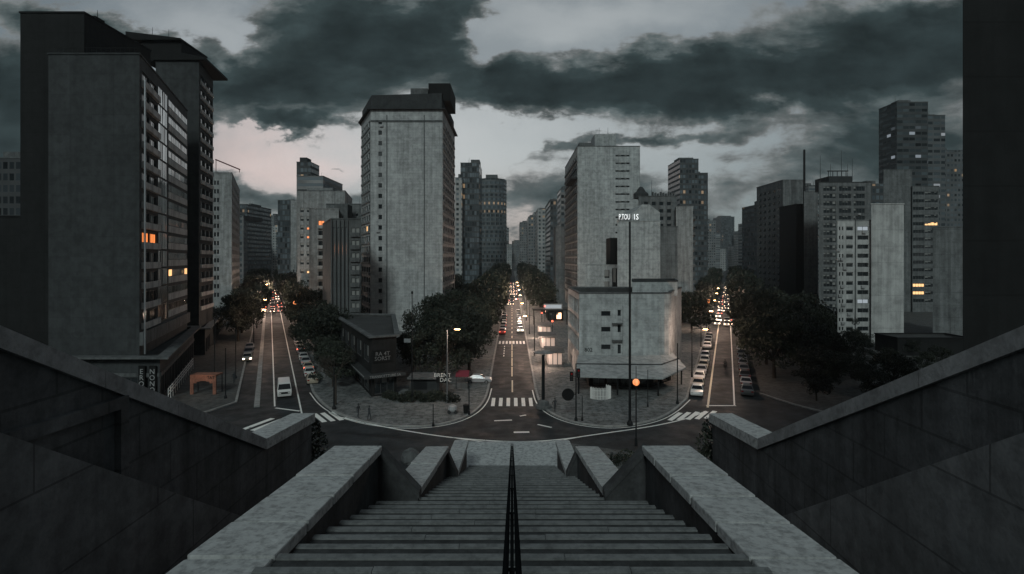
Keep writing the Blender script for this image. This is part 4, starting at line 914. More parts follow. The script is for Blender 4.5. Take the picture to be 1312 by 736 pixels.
for (l, xl, xr, tp, Y, dp, mi) in (('narrow dark block rising above the left row of the left avenue', 307, 316, 262, 390, 40, 2), ('slim pale tower second in depth on the left avenue skyline', 331, 340, 287, 1010, 40, 1),
        ('grey tower peeking between pale slab and glass tower on the left avenue', 362, 371, 272, 480, 40, 3), ('thin dark tower at the right of the central avenue end', 668, 676, 298, 960, 40, 2),
        ('pale thin tower over the middle of the central row', 684, 693, 272, 640, 40, 1), ('grey tower behind the projecting slab of the tall pale block', 712, 724, 262, 560, 40, 0),
        ('grey distant block left of the isolated dark tower', 912, 923, 300, 860, 30, 3), ('pale distant block right of the isolated dark tower', 941, 952, 305, 1020, 30, 1),
        ('dark slim block second deep behind the right avenue row', 955, 964, 306, 760, 40, 2), ('banded tower behind the thin roof mast', 1036, 1052, 238, 420, 30, 3), ('slim hazy tower over the bend of the left avenue', 343, 351, 276, 880, 40, 0), ('slim hazy tower just left of the dark glass tower', 349, 356, 289, 640, 30, 1), ('hazy tower right of the rounded glass tower', 646, 652, 292, 1010, 40, 3), ('hazy slim tower above the right avenue row', 986, 995, 268, 560, 30, 3), ('hazy pale tower at the foot of the isolated dark tower', 949, 957, 296, 940, 30, 1), ('dark low tower between framed block and dark slab', 1112, 1134, 236, 250, 20, 2),
        ('pale narrow tower beyond the dark rounded looking block', 997, 1006, 270, 520, 30, 1)):
    far(l, xl, xr, tp, Y, dp, mi)

# ------------------------------------------------------------------ trees
def leaf_ball(mb, c, rad, n, size, rr, flat=.75):
    for _ in range(n):
        while True:
            p = Vector((rr.uniform(-1, 1), rr.uniform(-1, 1), rr.uniform(-1, 1)))
            if .12 < p.length < 1: break
        p = p * (p.length ** -.35) if p.length > .5 else p
        p = Vector((p.x * rad, p.y * rad, p.z * rad * flat)) + Vector(c)
        d = Vector((rr.uniform(-1, 1), rr.uniform(-1, 1), rr.uniform(-.6, .9))).normalized(); a = d.orthogonal().normalized() ; b_ = d.cross(a)
        an = rr.uniform(0, 6.28); a, b_ = a * math.cos(an) + b_ * math.sin(an), b_ * math.cos(an) - a * math.sin(an)
        s = size * rr.uniform(.6, 1.3); mb.quad([p - a * s, p + b_ * s * .45, p + a * s, p - b_ * s * .45])
def tree_mesh(seed, h, rad, nclump, nleaf, leaf):
    rr = random.Random(seed); tr = MB(); cr = MB(); th = h * .27
    tr.tube((0, 0, -.2), (.1, .05, th), .28 * h / 10, .2 * h / 10, 8)
    for k in range(nclump):
        t = rr.uniform(0, 6.283); q = math.sqrt(rr.random()) * rad * .9; z = th + (h - th) * (rr.uniform(.02, .93) * (1 - .35 * (q / rad) ** 2))
        c = (q * math.cos(t), q * math.sin(t), z); 
        if k < 9: tr.tube((.1, .05, th * rr.uniform(.75, 1)), c, .11 * h / 10, .03, 5)
        leaf_ball(cr, c, rr.uniform(.13, .31) * rad + .3, nleaf, leaf, rr)
    return tr.mesh('trunk', M['bark']), cr.mesh('crown', M['leaf'])
NEAR = [tree_mesh(11 + k, 11.0, 4.8, 42, 120, .26) for k in range(3)]
FART = [tree_mesh(31 + k, 11.5, 5.2, 34, 44, .5) for k in range(3)]
def tree(x, y, s, label, group, near=None, z=.1, name='street_tree'):
    near = (y < 135) if near is None else near; tr, cr = random.choice(NEAR if near else FART)
    t = thing(name, label, 'tree', (x, y, z), random.uniform(0, 6.28), group); t.scale = (s * random.uniform(.92, 1.08),) * 2 + (s * random.uniform(.92, 1.1),)
    link('trunk', tr, t); link('crown', cr, t); return t
g1 = 'trees on the tip of the middle left block'
for x, y, s, l in ((-17.0, 93, 1.02, 'broad dark tree nearest the corner shop'), (-11.3, 88, 1.08, 'dark tree behind the tall street lamp'), (-7.6, 97, 1.1, 'dark tree overhanging the central avenue behind the zebra crossing'),
                   (-16.5, 104, 1.15, 'taller dark tree behind the corner shop tree'), (-10.5, 108, 1.1, 'dark tree in the second row behind the street lamp tree')):
    tree(x, y, s * .84, l, g1)
g = 'trees along the left side of the central avenue'
for k in range(30):
    y = 116 + 13.5 * k + random.uniform(-2, 2); tree(-7.6 - .002 * y + random.uniform(-1, .4), y, random.uniform(.95, 1.15) * (1 + .0007 * y), 'dark street tree in the row on the left of the central avenue', g)
for k in range(10): tree(-14 - k * 2.4 + random.uniform(-2, 2), 122 + 22 * k, random.uniform(.95, 1.2), 'dark tree of the back row between tiled tower and central avenue', 'back row trees left of the central avenue')
g = 'trees along the right side of the central avenue'
for k in range(25):
    y = 205 + 16 * k + random.uniform(-2, 2); tree(9.2 + .006 * y + random.uniform(-.4, 1.5), y, random.uniform(.95, 1.15) * (1 + .0006 * y), 'dark street tree in the row on the right of the central avenue', g)
g = 'trees along the left side of the left avenue'
for k in range(22):
    p = G(303, 516) + DL * (62 + 16 * k) - NL * random.uniform(.2, 3.4) ; tree(p.x, p.y, random.uniform(.85, 1.1) * (1 + .0005 * p.y), 'dark street tree in the row on the left of the left avenue', g)
g = 'trees along the right side of the left avenue'
for k in range(30):
    p = G(400, 503) + DL * (24 + 12.5 * k) + NL * random.uniform(2.6, 5.5); tree(p.x, p.y, random.uniform(.8, 1.0) * (1 + .0007 * p.y), 'dark street tree in the row on the right of the left avenue', g)
for k in range(7):
    p = G(400, 503) + DL * (36 + 12 * k) + NL * random.uniform(9, 12); tree(p.x, p.y, random.uniform(.7, .9), 'small dark tree of the back row before the grey finned block', 'back row trees right of the left avenue')
g = 'trees along the left side of the right avenue'
for k in range(22):
    p = G(881, 512) + DR * (72 + 17 * k) - NR * random.uniform(2.5, 5.5); tree(p.x, p.y, random.uniform(.7, .9) * (1 + .0008 * p.y), 'dark street tree in the row on the left of the right avenue', g)
g = 'trees along the right side of the right avenue'
for k in range(30):
    p = G(972, 505) + DR * (12 + 12.5 * k) + NR * random.uniform(1.6, 3.4); tree(p.x, p.y, random.uniform(.9, 1.08) * (1 + .0006 * p.y), 'dark street tree in the row on the right of the right avenue', g)
for k in range(26):
    p = G(972, 505) + DR * (8 + 9.5 * (k // 3) + random.uniform(-2, 2)) + NR * (8.5 + 6.5 * (k % 3) + random.uniform(-1.5, 1.5)); px_ = CX + F * p.x / p.y; tree(p.x, p.y, random.uniform(.85, 1.05) * (1 if px_ < 1045 else .62 if px_ < 1090 else .42), 'dark tree in the dense grove right of the right avenue', 'grove right of the right avenue')
for k in range(16):
    tree(56 + 5.2 * k + random.uniform(-2, 2), 92 + (k % 3) * 9 + random.uniform(-3, 3), random.uniform(.34, .42), 'low dark bushy tree in front of the white and pale slab blocks', 'low trees before the right hand slab blocks')
for k in range(9):
    tree(42.5 + 4.6 * k + random.uniform(-.8, .8), 76.5 + (k % 2) * 5 + .25 * k, random.uniform(.40, .55) if k < 5 else .36, 'small bushy tree at the front edge of the grove by the junction', 'front edge of the grove')

# bare tree
rr = random.Random(5); bt = thing('bare_tree', 'leafless spindly tree on the pavement left of the corner shop', 'tree', (*G(430, 520), .13)); tr = MB(); x, y = G(430, 520); br = MB()
tr.tube((x, y, 0), (x, y, 4.2), .17, .11, 8)
def grow(p, d, L, r, k):
    e = p + d * L; br.tube(p, e, r, r * .65, 5)
    if k:
        for _ in range(3):
            nd_ = (d + Vector((rr.uniform(-1, 1), rr.uniform(-1, 1), rr.uniform(-.35, .8))) * .75).normalized(); grow(p + d * L * rr.uniform(.55, 1), nd_, L * rr.uniform(.6, .8), r * .6, k - 1)
for k in range(7): grow(Vector((x, y, rr.uniform(3.2, 4.2))), Vector((rr.uniform(-1, 1), rr.uniform(-1, 1), rr.uniform(.3, 1.2))).normalized(), 1.9, .07, 3)
tr.build('trunk', M['bark'], bt); br.build('crown', M['bark'], bt)
# hanging plants at the parapet ends, shrubs and boulder on the bank
def shrub(name, label, c, clumps, mat, leaf=.09, n=220, group=None):
    t = thing(name, label, 'plant', c, 0, group); rr = random.Random(int(c[0] * 10)); m = MB(); s = MB()
    for (dx, dy, dz, r) in clumps: leaf_ball(m, (c[0] + dx, c[1] + dy, c[2] + dz), r, n, leaf, rr, 1.0); s.tube((c[0], c[1], c[2] - .1), (c[0] + dx, c[1] + dy, c[2] + dz), .03, .01, 5)
    m.build('foliage', mat, t); s.build('stem', M['bark'], t); return t
for s, w in ((-1, 'left'), (1, 'right')):
    X = s * 6.25
    shrub('hanging_plant', 'leafy plant with pale blossoms hanging off the %s parapet end' % w, (X, 16.75, EYE - 5.2), [(s * .02, .0, -.0, .4), (-s * .15, .1, -.5, .42), (-s * .05, .15, -1.0, .42), (s * .1, .1, -1.5, .4), (0, .1, -2.0, .3)], M['leaf'], .07, 260)
    shrub('hanging_plant', 'pale blossom sprays over the leaves at the %s parapet end' % w, (X - s * .1, 16.55, EYE - 5.3), [(0, 0, 0, .4), (-s * .1, .0, -.6, .45), (0, .0, -1.2, .45), (s * .1, 0, -1.7, .3)], M['leaf_pale'], .045, 60)
for i, (x, y, l) in enumerate(((9.5, 52.5, 'nearest'), (11.2, 53.6, 'middle'), (12.8, 52.8, 'farthest right'), (8.0, 54, 'leftmost'))):
    shrub('low_shrub', '%s of the low dark shrubs beside the orb lamp' % l, (x, y, .1), [(0, 0, .5, .8), (.5, .3, .4, .6), (-.5, -.2, .4, .6)], M['leaf'], .12, 160, 'low shrubs beside the orb lamp')
for k in range(9):
    p = G(500 + 9.5 * k + random.uniform(-2, 2), 512 + (k % 3) * 2.5); h = random.uniform(.6, 1.0)
    shrub('hedge_shrub', 'dark rough shrub in the planting between corner shop and street lamp', (p.x, p.y, .15), [(0, 0, h * .7, h), (.7, .2, h * .5, h * .8), (-.6, .3, h * .5, h * .75)], M['leaf'], .14, 200, 'shrubs between corner shop and street lamp')
for k in range(4):
    p = G(400, 503) + DL * (2 + 7.5 * k) + NL * (3.2 + .4 * k); tree(p.x, p.y, random.uniform(.5, .66), 'smallish dark tree on the pavement left of the corner shop', 'small trees left of the corner shop')
bo = MB(); bx, by = G(526, 592); rr = random.Random(3); bo.lathe((bx, by, 0), [(.85, 0), (1.0, .3), (.9, .75), (.6, 1.1), (.2, 1.25)], 9)
bo.v = [(v[0] + rr.uniform(-.12, .12), v[1] + rr.uniform(-.12, .12), v[2] + (rr.uniform(-.1, .1) if v[2] > .1 else -.1)) for v in bo.v]
tag(bo.build('boulder', M['conc_mid']), 'grey rounded boulder on the ground left of the stair foot', 'boulder')

# ------------------------------------------------------------------ vehicles
def car_proto(paint, lit, kind='car'):
    name = {'car': 'parked_car', 'van': 'van'}[kind]; t = thing(name, 'car', 'car' if kind == 'car' else 'van', (0, 0, -50))
    m = MB()
    if kind == 'car':
        prof = [(-2.06, .28), (-2.14, .5), (-2.08, .72), (-1.9, .82), (-1.05, .95), (-.35, 1.40), (.15, 1.47), (.85, 1.44), (1.62, 1.03), (2.06, .96), (2.13, .62), (2.06, .28)]; belt = .96; Wd = .86; k = .42
        gl = [(-.98, .99), (-.36, 1.36), (.14, 1.42), (.82, 1.39), (1.5, 1.02)]
    else:
        prof = [(-2.45, .3), (-2.52, .6), (-2.46, 1.0), (-2.1, 1.16), (-1.55, 1.95), (-1.2, 2.1), (2.35, 2.12), (2.45, 1.9), (2.5, .6), (2.45, .3)]; belt = 1.15; Wd = .95; k = .16
        gl = [(-1.95, 1.22), (-1.5, 1.88), (-.6, 1.9), (-.6, 1.22)]
    hw = lambda z: Wd - k * max(0, z - belt) - (.05 if z < .35 else 0); n = len(prof)
    for s in (-1, 1):
        for y, z in prof: m.v.append((s * hw(z), y, z))
    for i in range(n): j = (i + 1) % n; m.f.append((i, j, n + j, n + i)); m.m.append(0)
    low = [i for i in range(n) if prof[i][1] <= 1.2 or kind == 'van']; m.f.append(tuple(range(n))[::-1]); m.m.append(0); m.f.append(tuple(range(n, 2 * n))); m.m.append(0)
    bo = link('body', m.mesh('body', paint), t)
    bv = bo.modifiers.new('b', 'BEVEL'); bv.width = .05; bv.segments = 2; bv.limit_method = 'ANGLE'
    def part(nm, mb, mat, par=t): return link(nm, mb.mesh(nm, mat), par)
    def glass_between(a, b, nm):                                  # a strip across the car between two profile points
        (y0, z0), (y1, z1) = a, b; d = Vector((0, y1 - y0, z1 - z0)).normalized(); nn = Vector((0, -d.z, d.y)) if y0 < y1 else d
        nn = Vector((0, -d.z, d.y)); q = MB(); p0 = Vector((0, y0, z0)) + d * .07 + nn * .012; p1 = Vector((0, y1, z1)) - d * .06 + nn * .012
        w0, w1 = hw(z0) - .09, hw(z1) - .08; q.quad([(-w0, p0.y, p0.z), (w0, p0.y, p0.z), (w1, p1.y, p1.z), (-w1, p1.y, p1.z)]); part(nm, q, M['car_glass'])
    if kind == 'car': glass_between(prof[4], prof[5], 'windscreen'); glass_between(prof[7], prof[8], 'rear_window')
    else:
        glass_between(prof[3], prof[4], 'windscreen')
        q = MB(); q.quad([(-.75, 2.475, 1.25), (.75, 2.475, 1.25), (.72, 2.45, 1.8), (-.72, 2.45, 1.8)]); part('rear_window', q, M['car_glass'])
        q = MB(); q.box(-.7, -2.535, .66, .7, -2.49, .95); part('grille', q, M['metal_dark'])
    for s in (-1, 1):
        q = MB(); q.quad([(s * (hw(z) + .012), y, z) for y, z in gl]); part('side_window', q, M['car_glass'])
        yh = -2.13 if kind == 'car' else -2.53; zl = .66 if kind == 'car' else .8
        q = MB(); q.box(s * .62 - .17, yh - .02, zl - .09, s * .62 + .17, yh + .10, zl + .09); part('headlight', q, M['head'] if lit else M['head_off'])
        yt = 2.12 if kind == 'car' else 2.5
        q = MB(); q.box(s * .66 - .15, yt - .08, .72, s * .66 + .15, yt + .02, .9); part('tail_light', q, M['tail'] if lit else M['tail_off'])
        for yw in (-1.32, 1.30) if kind == 'car' else (-1.6, 1.5):
            q = MB(); q.tube((s * (Wd - .2), yw, .32), (s * (Wd + .012), yw, .32), .32, n=14); w = part('wheel', q, M['tyre'])
            q = MB(); q.tube((s * (Wd + .0), yw, .32), (s * (Wd + .025), yw, .32), .19, n=10); part('rim', q, M['rim'], w)
    return t
PROTO = {}; FIRST = set()
def put_car(p, ang, paint, lit, label, group, kind='car', z=.01, name='parked_car'):
    key = (paint, lit, kind)
    if key not in PROTO: PROTO[key] = car_proto(PAINT[paint], lit, kind); o = PROTO[key]
    else: o = copy_tree(PROTO[key])
    o.location = (p[0], p[1], z); o.rotation_euler = (0, 0, ang); o.name = name; o['label'] = label
    if group: o['group'] = group
    elif 'group' in o: del o['group']
    return o
AL = math.atan2(DL.y, DL.x) - math.pi / 2; AR = math.atan2(DR.y, DR.x) - math.pi / 2       # facing the camera along each avenue
put_car(G(364, 506), AL, 0, False, 'white van with a dark windscreen coming down the left avenue', None, 'van', name='van')
rn = random.Random(21); cn_ = ['white', 'silver', 'black', 'grey', 'red', 'beige']
p0 = G(399, 490)
for k in range(10):
    p = p0 + DL * (5.4 * k + rn.uniform(-.35, .35)) + NL * rn.uniform(-.15, .15); c = [5, 0, 5, 1, 0, 3, 1, 5, 0, 1][k]
    put_car(p, AL + math.pi, c, k % 4 == 2, '%s parked car, %s from the corner on the right kerb of the left avenue' % (cn_[c], ORD[k]), 'cars parked on the right of the left avenue')
p0 = G(893, 506)
for k in range(11):
    p = p0 + DR * (5.3 * k + (8 if k > 6 else 0) + rn.uniform(-.3, .3)) + NR * rn.uniform(-.15, .15); c = [0, 5, 0, 1, 5, 0, 1, 0, 1, 0, 3][k]
    put_car(p, AR, c, False, '%s parked car, %s from the crossing on the left kerb of the right avenue' % (cn_[c], ORD[k]), 'cars parked on the left of the right avenue')
p0 = G(957, 505)
for k in range(8):
    p = p0 + DR * (5.6 * k); c = [3, 1, 2, 3, 1, 3, 2, 1][k]
    put_car(p, AR + math.pi, c, False, 'shaded %s parked car, %s from the crossing under the right avenue trees' % (cn_[c], ORD[k]), 'cars parked on the right of the right avenue')
for k in range(7):
    c = [4, 1, 2, 0, 3, 2, 0][k]; put_car((-2.55, 146 + 7.0 * k), 0 if k % 2 else math.pi, c, True, '%s car, %s from the far zebra in the queue left of the central avenue' % (cn_[c], ORD[k]), 'cars queued on the left of the central avenue', name='queued_car')
for k in range(9):
    c = [0, 1, 0, 3, 2, 0, 1, 5, 0][k]; put_car((2.25, 150 + 6.3 * k), 0, c, k % 2 == 0, '%s car, %s past the far zebra in the row right of the central avenue' % (cn_[c], ORD[k]), 'cars parked on the right of the central avenue')
put_car(G(613, 491), math.pi / 2, 1, False, 'white car sideways on the pavement, tree shade put into its silver paint', None)  # white car drawn in silver, tree shade put into the colour
for k in range(3): put_car(G(317, 462) + DL * (7 * k), AL, [5, 2, 3][k], k == 0, '%s parked car in the side lane left of the median, %s from the junction' % (cn_[[5, 2, 3][k]], ORD[k]), 'cars in the side lane of the left avenue')
# low shops added for warm glow behind the trees right of the left avenue
for k in range(4):
    p = G(400, 503) + DL * (40 + 17 * k) + NL * 8.6; A = Vector(p); B = A + DL * 14
    sh = bld('added low shop with lit windows, %s along the right pavement of the left avenue' % ORD[k], [A + NL * 6, B + NL * 6, B, A], 4.2, M['shop_dark'], {2: [(.05, .95, cols(5, 0, 1, .7), [(.6, 2.8)])], 3: [(.1, .9, cols(2, 0, 1, .7), [(.6, 2.8)])]}, name='shop', parapet=.3, group='shops along the left avenue')
    for q in [c for c in sh.children if c.name.startswith('window')]:
        if rn.random() < .55: me = q.data.copy(); me.materials[1] = M['added_shop_glow']; q.data = me
# more low shops added for warm glow along the central and right avenues
def added_shop(A, D, N, label, group, flip):
    A = Vector(A); B = A + D * 11; ft = [A + N * 5, B + N * 5, B, A]; ft = ft[::-1] if flip else ft; e = 2 if not flip else 2
    a2 = sum((ft[i].x * ft[(i + 1) % 4].y - ft[(i + 1) % 4].x * ft[i].y) for i in range(4))
    if a2 < 0: ft = ft[::-1]
    pan = {i: [(.04, .96, cols(4 if (ft[(i + 1) % 4] - ft[i]).length > 8 else 2, 0, 1, .72), [(.6, 2.7)])] for i in range(4)}
    sh = bld(label, ft, 4.0, M['shop_dark'], pan, name='shop', parapet=.3, group=group)
    for q in [c for c in sh.children if c.name.startswith('window')]:
        if rn.random() < .6: me = q.data.copy(); me.materials[1] = M['added_shop_glow']; q.data = me
for k in range(6):
    added_shop((-13.2, 128 + 24 * k), Vector((0, 1)), Vector((-1, 0)), 'added low shop with lit windows, %s along the left pavement of the central avenue' % ORD[k], 'shops left of the central avenue', False)
    added_shop((11.5, 176 + 22 * k), Vector((0, 1)), Vector((1, 0)), 'added low shop with lit windows, %s along the right pavement of the central avenue' % ORD[k], 'shops right of the central avenue', False)
for k in range(4):
    added_shop(G(881, 512) + DR * (44 + 20 * k) - NR * 9, DR, -NR, 'added low shop with lit windows, %s along the left pavement of the right avenue' % ORD[k], 'shops left of the right avenue', False)
# the traffic jams far up each avenue, facing the camera with their lamps on
def jam_proto(paint, red):
    t = thing('traffic_car', 'car', 'car', (0, 0, -50)); m = MB()
    prof = [(-2.1, .3), (-2.1, .75), (-1.0, .95), (-.35, 1.42), (.85, 1.44), (1.6, 1.02), (2.1, .95), (2.1, .3)]; n = len(prof)
    for s in (-1, 1):
        for y, z in prof: m.v.append((s * (.86 - .4 * max(0, z - .95)), y, z))
    for i in range(n): j = (i + 1) % n; m.f.append((i, j, n + j, n + i)); m.m.append(1 if i in (2, 4) else 0)
    m.f.append(tuple(range(n))[::-1]); m.m.append(0); m.f.append(tuple(range(n, 2 * n))); m.m.append(0)
    link('body', m.mesh('body', [PAINT[paint], M['car_glass']]), t)
    for s in (-1, 1):
        q = MB(); q.box(s * .6 - .15, -2.16, .58, s * .6 + .15, -2.08, .82); link('tail_light' if red else 'headlight', q.mesh('lamp', M['tail'] if red else M['head_far']), t)
    return t
JP = {}
def jam(origin, D, ang, n, lanes, s0, step, label, group):
    Nn = Vector((D.y, -D.x))
    for k in range(n):
        for li, l in enumerate(lanes):
            if rn.random() < .16: continue
            s = s0 + step * k + rn.uniform(-1.6, 1.6); p = origin + D * s + Nn * (l + rn.uniform(-.25, .25)); red = rn.random() < (.6 if li == len(lanes) - 1 else .12); key = (rn.choice((0, 1, 2, 3)), red)
            if key not in JP: JP[key] = jam_proto(*key); o = JP[key]
            else: o = copy_tree(JP[key])
            o.location = (p.x, p.y, .01); o.rotation_euler = (0, 0, ang); o['group'] = group
            o['label'] = label % ('red tail lamps' if red else 'white headlamps')
jam(Vector((0, 0)), Vector((0, 1)), 0, 24, (-2.1, .1, 2.1), 236, 9.5, 'small car with %s in the traffic jam far up the central avenue', 'traffic jam on the central avenue')
jam(G(352, 521), DL, AL, 22, (-2.6, .4, 3.2), 142, 9.5, 'small car with %s in the traffic jam far up the left avenue', 'traffic jam on the left avenue')
jam(G(924, 520), DR, AR, 22, (-1.9, .4, 2.6), 96, 11, 'small car with %s in the traffic jam far up the right avenue', 'traffic jam on the right avenue')
# motorbike
def motorbike(p, ang):
    t = thing('motorbike', 'dark motorbike riding alone along the right avenue near the white line', 'motorbike', (p.x, p.y, .01), ang)
    for y in (-.7, .7):
        m = MB(); n = 16
        for i in range(n):
            a, b = 2 * math.pi * i / n, 2 * math.pi * (i + 1) / n; m.tube((0, y + .28 * math.cos(a), .31 + .28 * math.sin(a)), (0, y + .28 * math.cos(b), .31 + .28 * math.sin(b)), .055, n=6)
        link('wheel', m.mesh('wheel', M['tyre']), t)
    m = MB(); m.tube((0, -.7, .31), (0, -.42, .95), .04); m.tube((0, .7, .31), (0, -.05, .5), .05); m.box(-.13, -.25, .3, .13, .25, .62); m.tube((0, -.42, .9), (0, .3, .62), .05); link('frame', m.mesh('frame', M['metal_dark']), t)
    m = MB(); m.prism([(-.14, -.35), (.14, -.35), (.16, .05), (-.16, .05)], .68, .9); link('tank', m.mesh('tank', PAINT[4]), t)
    m = MB(); m.box(-.14, .05, .7, .14, .75, .82); link('seat', m.mesh('seat', M['tyre']), t)
    m = MB(); m.tube((-.38, -.38, 1.02), (.38, -.38, 1.02), .025); link('handlebar', m.mesh('handlebar', M['metal_dark']), t)
    m = MB(); m.tube((0, -.62, .82), (0, -.48, .86), .1, .07); link('headlight', m.mesh('headlight', M['head_off']), t)
def body_mesh(joints, edges, mats, name='body'):
    me = bpy.data.meshes.new(name); me.from_pydata([j[:3] for j in joints], edges, []); o = link(name, me)
    for m_ in mats: me.materials.append(m_)
    sk = o.modifiers.new('skin', 'SKIN'); sk.use_smooth_shade = True
    for v, j in zip(me.skin_vertices[0].data, joints): v.radius = (j[3], j[4] if len(j) > 4 else j[3])
    me.skin_vertices[0].data[0].use_root = True
    sb = o.modifiers.new('sub', 'SUBSURF'); sb.levels = 1; sb.render_levels = 1; return o
def person(label, p, ang, stride=.0, seated=None, z=.15):
    t = thing('person', label, 'person', (p[0], p[1], z), ang); s = stride
    if not seated:
        J = [(0, 0, .95, .15, .11), (0, 0, 1.2, .14, .10), (0, -.01, 1.40, .17, .10), (0, -.01, 1.52, .055), (0, -.03, 1.6, .075, .085), (0, -.02, 1.72, .07, .08),
             (-.2, 0, 1.42, .06), (-.26, .05 + s * .3, 1.16, .045), (-.26, -.04 + s * .5, .92, .035), (-.265, -.07 + s * .55, .83, .035, .02), (.2, 0, 1.42, .06), (.26, .05 - s * .3, 1.16, .045), (.26, -.04 - s * .5, .92, .035), (.265, -.07 - s * .55, .83, .035, .02),
             (-.1, 0, .88, .09), (-.1, -s * .5 - .02, .48, .06), (-.1, -s * .7 + .03, .09, .045), (-.1, -s * .7 - .13, .05, .04, .04), (.1, 0, .88, .09), (.1, s * .5 - .02, .48, .06), (.1, s * .8 + .03, .09, .045), (.1, s * .8 - .13, .05, .04, .04)]
    else:
        J = [(0, .15, .9, .15, .12), (0, .1, 1.12, .14, .11), (0, 0, 1.34, .17, .11), (0, -.05, 1.46, .055), (0, -.1, 1.54, .09), (0, -.1, 1.66, .09),
             (-.2, 0, 1.34, .06), (-.3, -.2, 1.16, .045), (-.32, -.38, 1.06, .035), (-.32, -.44, 1.05, .035, .03), (.2, 0, 1.34, .06), (.3, -.2, 1.16, .045), (.32, -.38, 1.06, .035), (.32, -.44, 1.05, .035, .03),
             (-.13, .12, .88, .09), (-.22, -.3, .72, .07), (-.22, -.05, .36, .05), (-.22, -.2, .3, .045), (.13, .12, .88, .09), (.22, -.3, .72, .07), (.22, -.05, .36, .05), (.22, -.2, .3, .045)]
    E = [(0, 1), (1, 2), (2, 3), (3, 4), (4, 5), (2, 6), (6, 7), (7, 8), (8, 9), (2, 10), (10, 11), (11, 12), (12, 13), (0, 14), (14, 15), (15, 16), (16, 17), (0, 18), (18, 19), (19, 20), (20, 21)]
    o = body_mesh(J, E, [plain('dark_clothes', (.03, .032, .036), .9)]); o.parent = t
    hd = J[5]; m = MB(); m.lathe((hd[0], hd[1] + .01, hd[2] - .03), [(.085, -.02), (.095, .04), (.075, .1), (.03, .125)], 10); link('hair', m.mesh('hair', M['tyre'], smooth=True), t); return t
mp_ = G(929, 473); motorbike(mp_, AR + math.pi); person('person in dark clothes riding the motorbike on the right avenue', mp_, AR + math.pi, seated=True, z=.0)
person('person in dark clothes walking near the kerb right of the zebra crossing', G(711, 529), .4, .28)
for (x, y, a, l) in ((459, 537, 1.2, 'person in dark clothes standing by the left kerb of the corner pavement'), (473, 540, 2.4, 'person in dark clothes walking on the corner pavement near the left kerb'), (300, 492, .5, 'person in dark clothes walking on the pavement beside the left avenue')):
    person(l, G(x, y), a, .22)

# ------------------------------------------------------------------ street furniture
def lamp_light(loc, e, parent, r=.25, col=(1, .70, .54)):
    d = bpy.data.lights.new('lamp_light', 'POINT'); d.energy = e; d.color = col; d.shadow_soft_size = r
    o = link('lamp_light', d, parent); o.location = Vector(loc) - parent_off(parent)
def street_lamp(label, x, y, h, arm, e, group=None, lit=True, thick=.09):
    t = thing('street_lamp', label, 'street lamp', (x, y, .14), 0, group); m = MB(); m.tube((x, y, .14), (x, y, h), thick * 1.3, thick * .8, 8); m.tube((x, y, .14), (x, y, 1.0), thick * 1.9, thick * 1.7, 8)
    m.build('pole', M['metal'] if thick > .085 else M['metal_dark'], t); a = Vector(arm); m = MB(); m.tube((x, y, h - .05), (x + a.x * .5, y + a.y * .5, h + .22), thick * .6, n=6); m.tube((x + a.x * .5, y + a.y * .5, h + .22), (x + a.x, y + a.y, h + .2), thick * .55, n=6); m.build('arm', M['metal_dark'], t)
    hx, hy = x + a.x, y + a.y; m = MB(); u = a.normalized(); v = Vector((-u.y, u.x)); P = [Vector((hx, hy)) + u * i + v * j for i, j in ((-.15, -.16), (.75, -.1), (.75, .1), (-.15, .16))]
    m.prism([tuple(p) for p in P], h + .14, h + .30); hd = m.build('lamp_head', M['metal_dark'], t)
    m = MB(); P = [Vector((hx, hy)) + u * i + v * j for i, j in ((.0, -.14), (.68, -.09), (.68, .09), (.0, .14))]; m.prism([tuple(p) for p in P], h + .03, h + .138); m.build('lens', M['lamp_glow'] if lit else M['head_off'], hd)
    if lit: lamp_light((hx + u.x * .35, hy + u.y * .35, h - .15), e, t)
    return t
p = G(573, 517); street_lamp('tall street lamp with glowing head before the dark trees of the middle left block', p.x, p.y, 10.2, (1.1, -.2), 900)
def globe_lamp(label, x, y, h, r, e, thick=.08, z0=.14, extra=0):
    t = thing('globe_lamp', label, 'street lamp', (x, y, z0)); m = MB(); m.tube((x, y, z0), (x, y, h - r), thick, thick * .7, 8); m.tube((x, y, z0), (x, y, z0 + .9), thick * 2, thick * 1.6, 8)
    if extra: m.tube((x, y, h + r * .9), (x, y, h + extra), thick * .4, n=6)
    m.build('pole', M['metal_dark'], t)
    m = MB(); pr = [(r * math.sin(math.pi * (i + .3) / 9.6), -r * math.cos(math.pi * (i + .3) / 9.6)) for i in range(10)]; m.lathe((x, y, h), pr, 14); m.build('globe', M['orb_glow'], t, smooth=True)
    m = MB()
    for k in range(6): a = k * math.pi / 3; m.tube((x + (r + .03) * math.cos(a), y + (r + .03) * math.sin(a), h - r * .8), (x + (r + .03) * math.cos(a), y + (r + .03) * math.sin(a), h + r * .8), .02, n=5)
    m.build('cage', M['metal_dark'], t)
    m = MB(); m.lathe((x, y, h - r - .06), [(thick * 1.6, -.12), (r * .55, .0), (r * .6, .06)], 10); m.build('collar', M['metal_dark'], t)
    lamp_light((x, y, h), e, t, r + .1, (1, .5, .22)); return t
YB = 58; X_, _ = PT(815, YB); globe_lamp('orange globe lamp on a dark post in front of the sloping canopy', X_, YB, ZZ(490, YB), .36, 220, .085, .14, 1.7)
X_, _ = PT(378, 150); globe_lamp('orange globe lamp among the trees right of the left avenue', X_, 150, ZZ(390, 150) + .4, .5, 900)
X_, _ = PT(908, 150); globe_lamp('orange globe lamp among the trees left of the right avenue', X_, 150, ZZ(388, 150) + .4, .5, 900)
